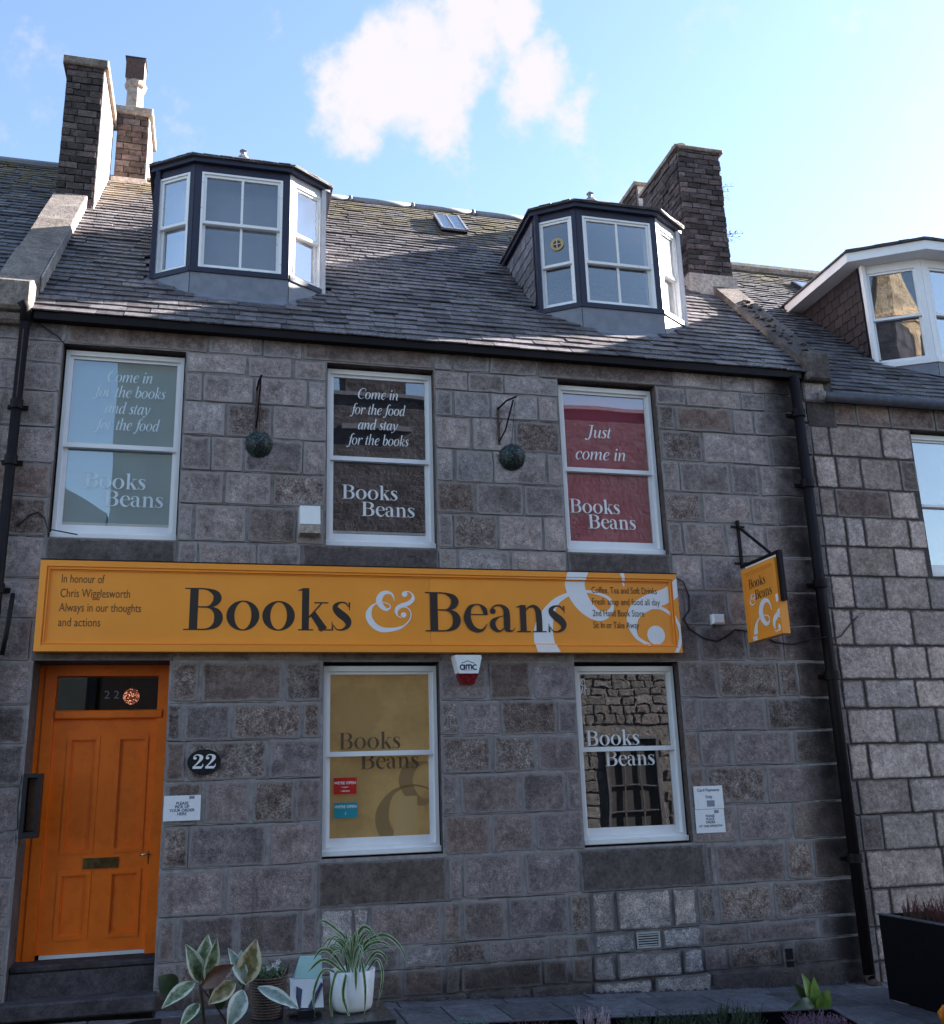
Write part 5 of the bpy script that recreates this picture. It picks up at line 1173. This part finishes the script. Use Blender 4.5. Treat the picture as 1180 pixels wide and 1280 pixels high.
def slab(xa, xb, ya, yb, sk_=0.0):
    h = U(-.003, .003); g_ = .006; zt = lambda x: gz(x)+h if x > -1 else gz(-1)+h
    P = [(xa+g_, ya+g_), (xb-g_, ya+g_), (xb-g_, yb-g_), (xa+g_, yb-g_)]
    c = .006
    low = [(x, y, zt(x)-.03) for x, y in P]; mid = [(x, y, zt(x)-c) for x, y in P]
    cx_, cy_ = (xa+xb)/2, (ya+yb)/2
    top = [(x+(c if x < cx_ else -c), y+(c if y < cy_ else -c), zt(x)) for x, y in P]
    MB().add(low+mid+top, [(0, 1, 5, 4), (1, 2, 6, 5), (2, 3, 7, 6), (3, 0, 4, 7), (4, 5, 9, 8), (5, 6, 10, 9), (6, 7, 11, 10), (7, 4, 8, 11), (8, 9, 10, 11)]).build('slab', 'slab', pav, attr={'edge': [0]*8+[1]*4})
for ya, yb, js in ((-.27, .0, [-.4, .3, 1.0, 1.64, 2.6, 3.4, 4.0, 5.2, 6.1, 7.0, 8]), (-1.0, -.27, [-2.3, -1.6, -.9, -.1, .55, 1.1, 1.58, 1.98, 2.46, 2.98, 3.30, 3.80, 4.45, 5.1, 5.75, 6.4, 7.1, 8]), (-1.9, -1.0, [-2.3, -1.2, -.2, .6, 1.3, 2.2, 2.9, 3.5, 4.1, 4.9, 5.7, 6.5, 7.3, 8]), (-2.95, -1.9, [-2.3, -1.2, -.4, .6, 1.5, 2.2, 3.1, 3.8, 4.6, 5.4, 6.2, 7, 8])):
    for a, b in zip(js, js[1:]): slab(a, b, ya, yb)
# rough debris edge at the foot of the wall
mb = MB()
for k in range(260):
    x = U(-.4, 6.3); s_ = U(.008, .028); p = (x, -U(.0, .05), gz(x)+.0)
    mb.lathe(p, [(s_, 0), (s_*U(.6, 1), s_*.5), (s_*.2, s_*.9)], 5)
tag(mb.build('grit', 'step', None), 'loose grit and moss along the foot of the shop wall', 'grit', kind='stuff')

# ------------------------------------------------------------------ plants and pots in front
def leaf_mesh(mb, ed, base, tip, wd, bend=.15, nrm=None, fold=.25, n=8):
    base = Vector(base); tip = Vector(tip); ax = tip-base; L_ = ax.length; u = ax/L_
    nn = Vector(nrm) if nrm else Vector((0, -1, .15)); nn = (nn-u*nn.dot(u)).normalized(); sd_ = u.cross(nn)
    o = len(mb.v)
    for i in range(n+1):
        t_ = i/n; c = base+ax*t_+nn*(-bend*L_*(4*t_*(1-t_))*-1)*.5
        w2 = wd*.5*math.sin(math.pi*min(1, (t_*.96+.02))**.8)
        for k, s_ in enumerate((-1, -.5, 0, .5, 1)):
            mb.v.append(tuple(c+sd_*(s_*w2)+nn*(abs(s_)*w2*fold))); ed.append(abs(s_))
    for i in range(n):
        for k in range(4): mb.f.append((o+i*5+k, o+i*5+k+1, o+i*5+k+6, o+i*5+k+5))
rp = thing('rubber_plant', 'broad-leaved variegated rubber plant with cream edged leaves in front of doorstep', 'plant', (.06, -3.0, .3))
LV = [((-.03, -3.0, .71), (-.12, -3.02, .925), .085, 'leaf_var', (0.5, -1, .2)), ((-.02, -3.0, .72), (.005, -2.98, .965), .095, 'leaf_var', (-.2, -1, .2)), ((.0, -3.02, .72), (.055, -3.06, .955), .07, 'leaf_var', (.4, -1, .0)),
      ((-.02, -3.02, .69), (.155, -3.05, .80), .085, 'red_brown', (-.2, -1, .3)), ((.235, -3.0, .68), (.12, -3.02, .89), .065, 'leaf_var_blue', (.3, -1, .1)), ((.215, -3.0, .68), (.285, -3.0, .925), .115, 'leaf_var_olive', (.0, -1, .1)),
      ((-.06, -3.0, .715), (-.235, -3.1, .605), .075, 'leaf_var', (0, -.8, .8)), ((-.16, -2.9, .66), (-.27, -2.88, .74), .10, 'leaf_deep', (0, -1, .1)), ((.215, -3.02, .655), (.13, -3.1, .475), .095, 'leaf_var_blue', (.3, -1, .2)),
      ((.30, -3.0, .66), (.535, -3.05, .535), .065, 'leaf_var_blue', (0, -.9, .7)), ((.17, -3.02, .70), (.02, -3.05, .60), .085, 'leaf_var_olive', (0, -.9, .4)), ((-.03, -3.0, .60), (-.13, -3.1, .50), .06, 'leaf_var', (0, -.8, .8)), ((.21, -2.98, .66), (.20, -2.93, .86), .07, 'leaf_var_blue', (-.5, -1, 0)), ((.0, -3.0, .55), (-.16, -2.9, .44), .05, 'leaf_deep', (0, -.7, .9)), ((.1, -3.0, .56), (.02, -2.95, .74), .07, 'leaf_deep', (0.2, -1, .2))]
for b_, t_, wd, mt, nr in LV:
    mb = MB(); ed = []; leaf_mesh(mb, ed, b_, t_, wd*1.25, .12, nr); mb.build('leaf', mt, rp, smooth=True, attr={'edge': ed})
MB().tube([(.02, -3.0, .25), (.0, -3.0, .5), (-.03, -3.0, .70)], .009, 7).tube([(.08, -3.0, .25), (.13, -3.0, .48), (.22, -3.0, .67), (.22, -3.0, .70)], .009, 7).tube([(.13, -3.0, .48), (.05, -3.0, .6), (-.02, -3.02, .68)], .006, 6).build('stem', 'bark', rp, smooth=True)
MB().lathe((.05, -3.0, -.02), [(.10, 0), (.14, .28), (.15, .28), (.15, .32), (.13, .32), (.12, .27)], 20).build('pot', 'plastic_black', rp, smooth=True)
# bench
bn = thing('low_bench', 'low dark wooden bench carrying the white pot and wicker basket', 'bench', (.6, -2.9, -.02))
MB().bbox(-.25, 1.10, -3.15, -2.58, .43, .455, .004).build('bench_top', 'bench', bn)
for x in (-.18, 1.02):
    for y in (-3.08, -2.66): MB().box(x-.025, x+.025, y-.025, y+.025, -.03, .43).build('leg', 'bench', bn)
# white pot with spider plant
wp = thing('spider_plant', 'green and cream striped spider plant in a white pot on the bench', 'plant', (.88, -2.78, .455))
MB().lathe((.885, -2.80, .455), [(.095, 0), (.118, .015), (.125, .04), (.142, .235), (.135, .235), (.125, .20)], 28).build('pot', 'pot_white', wp, smooth=True)
MB().lathe((.885, -2.80, .64), [(.12, 0), (.02, .01)], 20).build('compost', 'soil', wp)
mb = MB(); ed = []
def blade(pts, wd):
    pts = [Vector(p) for p in pts]; P = []
    for i in range(len(pts)-1):
        a = pts[max(i-1, 0)]; b = pts[i]; c = pts[i+1]; d = pts[min(i+2, len(pts)-1)]
        for k in range(5):
            t_ = k/5; P.append(.5*((2*b)+(c-a)*t_+(2*a-5*b+4*c-d)*t_*t_+(3*b-a-3*c+d)*t_**3))
    P.append(pts[-1]); o = len(mb.v); n_ = len(P)
    for i, p in enumerate(P):
        t_ = i/(n_-1); tg = (P[min(i+1, n_-1)]-P[max(i-1, 0)]).normalized(); s_ = tg.cross(Vector((.15, -1, .25))).normalized(); w2 = wd*.5*min(1, (1-t_)*3+.05)*min(1, .5+t_*2)
        for q in (-1, -.5, 0, .5, 1): mb.v.append(tuple(p+s_*(q*w2)+Vector((0, -.15*abs(q)*w2, .3*abs(q)*w2)))); ed.append(abs(q))
    for i in range(n_-1):
        for k in range(4): mb.f.append((o+i*5+k, o+i*5+k+1, o+i*5+k+6, o+i*5+k+5))
C0 = Vector((.885, -2.80, .67))
main = [[(0, 0, 0), (-.03, .0, .17), (-.10, 0, .25), (-.19, -.02, .31), (-.225, -.03, .28)], [(0, 0, 0), (.08, 0, .16), (.20, 0, .20), (.30, 0, .13), (.34, -.02, .03)], [(0, 0, 0), (.09, 0, .14), (.19, -.02, .16), (.27, -.02, .10)],
        [(-.04, 0, 0), (-.13, 0, .12), (-.2, -.02, .14), (-.245, -.03, .09)], [(-.06, -.08, 0), (-.115, -.12, .02), (-.15, -.14, -.12), (-.13, -.14, -.27)], [(-.04, -.1, 0), (-.06, -.14, .0), (-.075, -.15, -.12), (-.02, -.16, -.26)],
        [(.03, -.1, 0), (.035, -.15, .08), (.055, -.17, -.06), (.05, -.17, -.23)], [(.08, -.05, 0), (.14, -.1, .08), (.17, -.12, -.02), (.13, -.13, -.2)], [(0, 0, 0), (.02, 0, .17), (.06, 0, .25), (.11, -.01, .24), (.125, -.02, .19)],
        [(-.02, 0, 0), (-.03, 0, .15), (-.045, -.01, .24)], [(.0, 0, 0), (.0, 0, .15), (.02, -.01, .24)], [(.02, 0, 0), (.05, 0, .12), (.07, 0, .22)], [(-.09, -.06, 0), (-.19, -.1, .04), (-.25, -.12, -.08), (-.24, -.12, -.22)], [(-.05, -.04, 0), (-.18, -.05, .09), (-.28, -.06, .03)], [(-.0, -.08, 0), (-.0, -.14, .04), (.0, -.16, -.08)],
        [(.06, 0, 0), (.14, 0, .10), (.2, 0, .08), (.22, 0, .02)], [(-.03, 0, 0), (-.06, .05, .16), (-.12, .05, .2), (-.17, .05, .17)]]
for m_ in main: blade([C0+Vector(p) for p in m_], U(.016, .026))
for k in range(26):
    a = U(0, 6.28); r_ = U(.05, .2); h = U(.08, .24); blade([C0, C0+Vector((math.cos(a)*r_*.3, math.sin(a)*r_*.3, h*.7)), C0+Vector((math.cos(a)*r_*.8, math.sin(a)*r_*.8, h)), C0+Vector((math.cos(a)*r_*1.2, math.sin(a)*r_*1.2, h*.6))], U(.01, .02))
mb.build('leaves', 'spider', wp, smooth=True, attr={'edge': ed})
# wicker basket with white flowers
wb = thing('wicker_basket', 'round dark wicker basket planted with small white flowers, behind the rubber plant', 'basket', (.36, -2.78, .455))
bc = Vector((.37, -2.80, .455))
MB().lathe(bc, [(.07, 0), (.085, .10), (.10, .225)], 24).build('lining', 'soil', wb)
for k in range(15):
    z = .008+k*.0155; r_ = .078+.025*z/.225+.003; n_ = 40
    MB().tube([(bc.x+(r_+(.005 if (j+k) % 2 else -.003))*math.cos(2*math.pi*j/n_), bc.y+(r_+(.005 if (j+k) % 2 else -.003))*math.sin(2*math.pi*j/n_), bc.z+z) for j in range(n_+1)], .0078, 5, False).build('weave', 'wicker', wb, smooth=True)
MB().tube([(bc.x+.10, bc.y, bc.z+.20), (bc.x+.12, bc.y, bc.z+.27), (bc.x+.115, bc.y-.02, bc.z+.30), (bc.x+.09, bc.y-.03, bc.z+.25), (bc.x+.085, bc.y-.04, bc.z+.21)], .007, 6).build('handle', 'wicker', wb, smooth=True)
mb = MB()
for k in range(420):
    p = bc+Vector((U(-.09, .09), U(-.09, .09), U(.2, .29))); s_ = U(.006, .014); a = Vector((U(-1, 1), U(-1, 1), U(-1, 1))).normalized(); b = a.orthogonal().normalized(); mb.add([p-a*s_, p+b*s_*.6, p+a*s_, p-b*s_*.6], [(0, 1, 2, 3)])
mb.build('foliage', 'grass_green', wb, kind='stuff')
for (dx, dy, dz) in ((.03, -.06, .30), (.055, -.05, .315), (.045, -.06, .285), (.0, -.03, .28)):
    c = bc+Vector((dx, dy, dz)); f_ = MB()
    for j in range(5):
        a = 2*math.pi*j/5; d1 = Vector((math.cos(a), -.3, math.sin(a))); d2 = Vector((math.cos(a+.5), -.3, math.sin(a+.5))); d3 = Vector((math.cos(a-.5), -.3, math.sin(a-.5))); f_.add([c, c+d2*.012, c+d1*.02, c+d3*.012], [(0, 1, 2, 3)])
    f_.build('flower', 'white_petal', wb)
# card box and leaflets
cb = thing('leaflet_box', 'white and mint card boxes with dark edges standing between basket and pot', 'box', (.59, -2.8, .455))
MB().prism([(.50, -2.88, .51), (.70, -2.88, .50), (.70, -2.80, .645), (.50, -2.80, .655)], [(.50, -2.70, .47), (.70, -2.70, .47), (.70, -2.70, .64), (.50, -2.70, .65)]).build('white_card', 'napkin', cb)
MB().prism([(.53, -2.78, .655), (.70, -2.78, .645), (.70, -2.72, .765), (.57, -2.72, .77)], [(.53, -2.70, .655), (.70, -2.70, .645), (.70, -2.69, .765), (.57, -2.69, .77)]).build('mint_card', 'mint', cb)
MB().prism([(.53, -2.872, .50), (.56, -2.89, .50), (.575, -2.83, .60), (.54, -2.83, .62)], [(.53, -2.86, .50), (.56, -2.87, .50), (.575, -2.82, .60), (.54, -2.82, .62)]).build('dark_edge', 'navy', cb)
MB().prism([(.58, -2.89, .475), (.62, -2.90, .475), (.70, -2.83, .62), (.69, -2.83, .63)], [(.58, -2.87, .475), (.62, -2.88, .475), (.70, -2.81, .62), (.69, -2.81, .63)]).build('dark_edge', 'navy', cb)
MB().box(.545, .64, -2.93, -2.86, .456, .50).build('dark_base', 'plastic_black', cb)
# dark round pot by the step
dp = thing('round_pot', 'dark round pot on the ground by the doorstep behind the rubber plant', 'pot', (-.36, -1.9, .03))
MB().lathe((-.36, -1.9, .0), [(.10, 0), (.16, .12), (.18, .28), (.17, .30), (.15, .27)], 22).build('bowl', 'plastic_black', dp, smooth=True)

# tall black planter at the right
tp_ = thing('tall_planter', 'tall black rectangular planter with red heather at the right edge', 'planter', (6.4, -1.8, -.27))
MB().box(6.07, 6.10, -2.6, -.80, -.22, .50).box(6.60, 6.63, -2.6, -.80, -.22, .50).box(6.101, 6.599, -.83, -.80, -.22, .50).box(6.101, 6.599, -2.6, -2.57, -.22, .50).build('boards', 'black_planter', tp_)
MB().box(6.062, 6.11, -2.605, -.792, .50, .512).box(6.59, 6.638, -2.605, -.792, .50, .512).build('rim', 'pipe_grey', tp_)
MB().box(6.11, 6.59, -2.56, -.84, .40, .43).build('compost', 'soil', tp_)
MB().box(6.075, 6.20, -1.05, -.85, -.28, -.215).build('foot', 'cement', tp_); MB().box(6.4, 6.6, -2.5, -2.3, -.28, -.215).build('foot', 'cement', tp_)
def tuft(mb, c, n_, h, sp, wd=.004):
    for k in range(n_):
        a = U(0, 6.28); r_ = U(0, sp); b = Vector(c)+Vector((math.cos(a)*r_*.4, math.sin(a)*r_*.4, 0)); hh = h*U(.5, 1.1); t_ = b+Vector((math.cos(a)*r_, math.sin(a)*r_, hh)); m_ = (b+t_)/2+Vector((0, 0, hh*.15)); s_ = Vector((math.sin(a+1), -math.cos(a+1), 0))*wd
        mb.add([b-s_, b+s_, m_+s_, m_-s_, t_], [(0, 1, 2, 3), (3, 2, 4)])
        for q in range(6):
            p = b+(t_-b)*U(.3, 1); d = Vector((U(-1, 1), U(-1, 1), U(.2, 1)))*U(.008, .02); mb.add([p-s_, p+s_, p+d], [(0, 1, 2)])
mb = MB(); 
for k in range(46): tuft(mb, (U(6.15, 6.55), U(-2.4, -.95), .43), 14, .24, .12)
mb.build('heather', 'heather_red', tp_, kind='stuff')
mb = MB()
for k in range(26): tuft(mb, (U(6.15, 6.55), U(-2.4, -.95), .43), 12, .13, .10)
mb.build('heather_foliage', 'heather_green', tp_, kind='stuff')

# long black trough along the bottom
tr = thing('long_trough', 'long black trough of heathers and small plants at the bottom of picture', 'planter', (2.6, -3.3, -.1))
dx, dy = Vector((.975, -.222, 0)), Vector((-.222, -.975, 0)); o_ = Vector((1.36, -2.87, 0))
def tb(mb, a0, a1, b0, b1, z0, z1):
    q = [o_+dx*a+dy*b for a, b in ((a0, b0), (a1, b0), (a1, b1), (a0, b1))]; return mb.prism([(p.x, p.y, z0) for p in q][::-1], [(p.x, p.y, z1) for p in q][::-1])
mb = MB(); tb(mb, 0, 2.54, 0, .02, -.15, .35); tb(mb, 0, 2.54, .43, .45, -.15, .35); tb(mb, 0, .02, .021, .429, -.15, .35); tb(mb, 2.52, 2.54, .021, .429, -.15, .35); mb.build('boards', 'black_planter', tr)
mb = MB(); tb(mb, -.005, 2.545, -.005, .03, .35, .356); tb(mb, 2.51, 2.545, .031, .46, .35, .356); mb.build('rim', 'pipe_grey', tr)
mb = MB(); tb(mb, .02, 2.52, .021, .43, .26, .28); mb.build('compost', 'soil', tr)
def tp3(a, b, z): return o_+dx*a+dy*b+Vector((0, 0, z))
def clump(name, mat, label, a0, a1, n_, h0, sp, cnt=14, z=.28, b0=.05, b1=.38, cat='plant', wd=.004):
    m_ = MB(); h = h0*.62
    for k in range(n_): tuft(m_, tp3(U(a0, a1), U(b0, b1), z), cnt, h, sp, wd)
    return tag(m_.build(name, mat, None), label, cat)
clump('blue_grass', 'sea_green', 'blue-green tufted grass at the left end of the long black trough', .15, .32, 8, .20, .07)
clump('red_heather', 'heather_red', 'rusty red low heather beside the blue-green grass in long trough', .40, .80, 26, .14, .07)
clump('pale_heather', 'heather_pale', 'upright pale pink heather spikes in the middle of the long trough', .88, 1.10, 7, .26, .05, 8)
clump('green_heather', 'heather_green', 'dark green bushy heather in the middle of the long trough', 1.2, 1.9, 40, .18, .08)
clump('conifer_sprig', 'heather_green', 'dark feathery conifer sprig rising from the trough beside the broad leaves', 1.78, 1.95, 10, .26, .06)
clump('purple_heather', 'heather_purple', 'purple-pink heather at the right end of the long trough', 2.2, 2.5, 26, .13, .06)
bl = thing('broad_leaf_plant', 'plant with upright lime green leaves near the right end of trough', 'plant', (3.6, -3.4, .3))
for b_, t_, wd, mt, nr, bd in (((3.705, -3.40, .34), (3.66, -3.38, .56), .085, 'leaf_lime', (.2, -1, .1), .1), ((3.71, -3.42, .34), (3.73, -3.40, .535), .07, 'leaf_lime', (-.3, -1, .1), .05), ((3.72, -3.42, .34), (3.80, -3.44, .47), .10, 'leaf_lime', (.1, -1, .2), .1),
                           ((3.70, -3.42, .38), (3.50, -3.45, .37), .07, 'leaf_deep', (0, -.9, .6), .45), ((3.70, -3.40, .36), (3.60, -3.36, .50), .07, 'leaf_deep', (0, -1, .2), .1)):
    mb = MB(); ed = []; leaf_mesh(mb, ed, b_, t_, wd, bd, nr); mb.build('leaf', mt, bl, smooth=True, attr={'edge': ed})
MB().tube([(3.70, -3.40, .27), (3.71, -3.41, .37)], .01, 6).build('stem', 'grass_green', bl)
# small plant and orange flower at bottom right
sp_ = thing('small_pot_plant', 'small pot of bright green leaves beside the right end of the trough', 'plant', (4.15, -3.55, -.15))
MB().lathe((4.18, -3.55, -.17), [(.07, 0), (.09, .28), (.10, .28), (.10, .31), (.08, .31), (.07, .27)], 18).build('pot', 'plastic_black', sp_, smooth=True)
for k in range(16):
    a = U(0, 6.28); b_ = Vector((4.18, -3.55, .14)); t_ = b_+Vector((math.cos(a)*U(.04, .1), math.sin(a)*U(.04, .1), U(.05, .12))); mb = MB(); ed = []; leaf_mesh(mb, ed, b_, t_, .06, .15, (0, -.6, .8)); mb.build('leaf', 'leaf_lime' if k % 2 else 'grass_green', sp_, smooth=True, attr={'edge': ed})
of = thing('orange_flower', 'large orange bloom just entering the picture at the bottom right', 'flower', (4.68, -3.4, -.2))
for k in range(14):
    a = 2*math.pi*k/14; b_ = Vector((4.70, -3.40, .20)); t_ = b_+Vector((math.cos(a)*.085, math.sin(a)*.05, .07+.05*math.sin(a*2))); mb = MB(); ed = []; leaf_mesh(mb, ed, b_, t_, .08, .5, (math.cos(a), math.sin(a)-.3, .4)); mb.build('petal', 'orange_petal', of, smooth=True, attr={'edge': ed})
MB().lathe((4.70, -3.40, .16), [(.02, 0), (.07, .04), (.085, .09), (.05, .13), (.01, .14)], 16).build('bloom', 'orange_petal', of, smooth=True); MB().tube([(4.70, -3.40, -.2), (4.70, -3.40, .17)], .008, 6).build('stem', 'grass_green', of)
yf_ = MB().lathe(tuple(tp3(.10, .12, .30)), [(.01, 0), (.022, .01), (.024, .03), (.01, .045)], 10).build('yellow_flower', 'yellow_petal', None, smooth=True); tag(yf_, 'small yellow flower head at the left end of the long trough', 'flower')

# ------------------------------------------------------------------ across the street (seen in the window reflections)
ob = thing('opposite_building', 'dark stone building across the street, mirrored in the upper windows', 'building', (6, -13, 0))
wall_y = -13.0
def back_wall(x0, x1, z0, z1, y, mat, parent, name='wall', t=3.0): return MB().box(x0, x1, y-t, y, z0, z1).build(name, mat, parent)
back_wall(1.0, 8.2, -.4, 11.28, wall_y, 'brick_opp', ob); back_wall(8.2, 13.5, 4.8, 11.28, wall_y, 'brick_opp', ob)
back_wall(8.2, 13.5, -.4, 4.8, wall_y-.12, 'opp', ob)
back_wall(1.05, 8.1, -.3, 5.2, wall_y+.06, 'room_dark', ob, 'shopfront', .05)
MB().box(1.0, 8.2, wall_y, wall_y+.3, 5.2, 5.5).build('shop_cornice', 'step', ob)
back_wall(2.8, 4.35, 11.28, 14.0, wall_y+.02, 'brick_opp', ob, 'wallhead_chimney', 1.2)
MB().box(2.7, 4.45, wall_y-.1, wall_y+.16, 10.30, 10.45).build('ledge', 'pipe_grey', ob)
MB().box(1.0, 13.5, wall_y-.05, wall_y+.10, 11.20, 11.30).build('coping', 'pipe_grey', ob)
# rubble lower storey
z = -.1
while z < 4.75:
    z1 = min(z+U(.16, .30), 4.78); x = 8.22
    while x < 11.6:
        x2 = x+U(.2, .5)
        if not (z < 2.95 and x2 > 9.05 and x < 10.55): add_stone(ob, x, x2, z, z1, 'opp', proud=U(.008, .03), gap=.008, y=0, jit=.022, irr=1.4, name='rubble_stone')
        x = x2
    z = z1
for o in [c for c in ob.children if c.name.startswith('rubble_stone')]:
    # turn the stones to face the shop
    o.rotation_euler = (0, 0, math.pi); o.location = Vector((o.location.x, wall_y-.11-o.location.y-wloc(ob).y*0, o.location.z))
    o.location.y = (wall_y-.11)-wloc(ob).y+.0
MB().ring(9.1, 10.5, -.2, 2.85, .07, wall_y-.12, wall_y-.06).build('window_frame', 'pipe_grey', ob)
mb = MB()
for x in (9.55, 10.0): mb.box(x-.015, x+.015, wall_y-.10, wall_y-.07, -.1, 2.8)
for z in (.5, 1.1, 1.7, 2.3): mb.box(9.17, 10.43, wall_y-.10, wall_y-.07, z-.015, z+.015)
mb.build('glazing_bars', 'pipe_grey', ob); MB().box(9.17, 10.43, wall_y-.118, wall_y-.115, -.1, 2.8).build('window_pane', 'room_dark', ob)
ob2 = thing('opposite_building', 'tall pale rendered building across the street, mirrored in the pale blue window', 'building', (-1, -13, 0))
back_wall(-2.5, .9, -.4, 14.5, wall_y, 'render_opp', ob2); 
back_wall(-2.45, .85, -.3, 5.6, wall_y+.06, 'room_dark', ob2, 'shopfront', .05)
MB().box(-1.0, -.2, wall_y, wall_y+.02, 9.6, 10.9).build('window', 'room_dark', ob2)
MB().prism([(-9, wall_y, -.4), (-2.55, wall_y, -.4), (-2.55, wall_y, 8.0), (-4.6, wall_y, 9.3), (-9, wall_y, 7.0)], [(-9, wall_y-4, -.4), (-2.55, wall_y-4, -.4), (-2.55, wall_y-4, 8.0), (-4.6, wall_y-4, 9.3), (-9, wall_y-4, 7.0)]).build('gabled_wing', 'render_opp', ob2)
ob3 = thing('shading_block', 'unseen stone block added beyond the far right end to shade the street', 'building', (36, 0, 0))  # added out of view, sized to keep the sun off the street
MB().box(33, 35.5, -7.0, 20, -2, 20.2).build('wall', 'opp', ob3); MB().box(32.9, 35.6, -7.1, 20, 20.2, 20.5).build('cornice', 'cement', ob3)
rb_ = thing('shading_terrace', 'unseen row of stone houses added down the street to the right for shade', 'building', (20, 0, 0))  # unseen houses, added to help block the low sun
MB().box(13.01, 32.5, 0, 8, -1, 6.2).prism([(13.01, 0, 6.2), (13.01, 8, 6.2), (13.01, 4, 10.0)], [(32.5, 0, 6.2), (32.5, 8, 6.2), (32.5, 4, 10.0)]).build('wall', 'opp', rb_)
cs_ = thing('church_steeple', 'octagonal sandstone church spire, mirrored in the white framed dormer', 'church', (-1.96, -33.3, 0))
SZ = lambda z: max(-.3, 7.9+(z-7.9)*.59)
def octa(r_, z): return [(-1.96+.59*r_*math.cos(math.pi/4*k+.39), -33.3+.59*r_*math.sin(math.pi/4*k+.39), SZ(z)) for k in range(8)]
MB().prism(octa(2.4, 0), octa(2.4, 29)).build('tower', 'spire', cs_); MB().prism(octa(1.95, 29), octa(1.95, 32.8)).build('belfry', 'spire', cs_)
MB().prism(octa(2.1, 32.8), octa(2.25, 33.2)).prism(octa(2.35, 33.2), octa(2.35, 33.5)).prism(octa(2.1, 33.5), octa(2.0, 33.9)).build('cornice', 'spire', cs_)
MB().prism(octa(1.95, 33.9), octa(.05, 42.5)).build('spire', 'spire', cs_)
for k in range(8):
    a = math.pi/4*k+math.pi/4*.5+.39; c = Vector((-1.96+1.82*.59*math.cos(a), -33.3+1.82*.59*math.sin(a), 0)); tt = Vector((-math.sin(a), math.cos(a), 0)); nn = Vector((math.cos(a), math.sin(a), 0))
    ar = [(-.38, 29.4), (.38, 29.4), (.38, 31.3)]+[(.38*math.cos(q), 31.3+.45*math.sin(q)) for q in (.5, 1.0, 1.57, 2.1, 2.6)]+[(-.38, 31.3)]
    MB().prism([tuple(c+tt*x*.59+nn*.04+Vector((0, 0, SZ(z)))) for x, z in ar], [tuple(c+tt*x*.59-nn*.06+Vector((0, 0, SZ(z)))) for x, z in ar]).build('belfry_opening', 'hole', cs_)
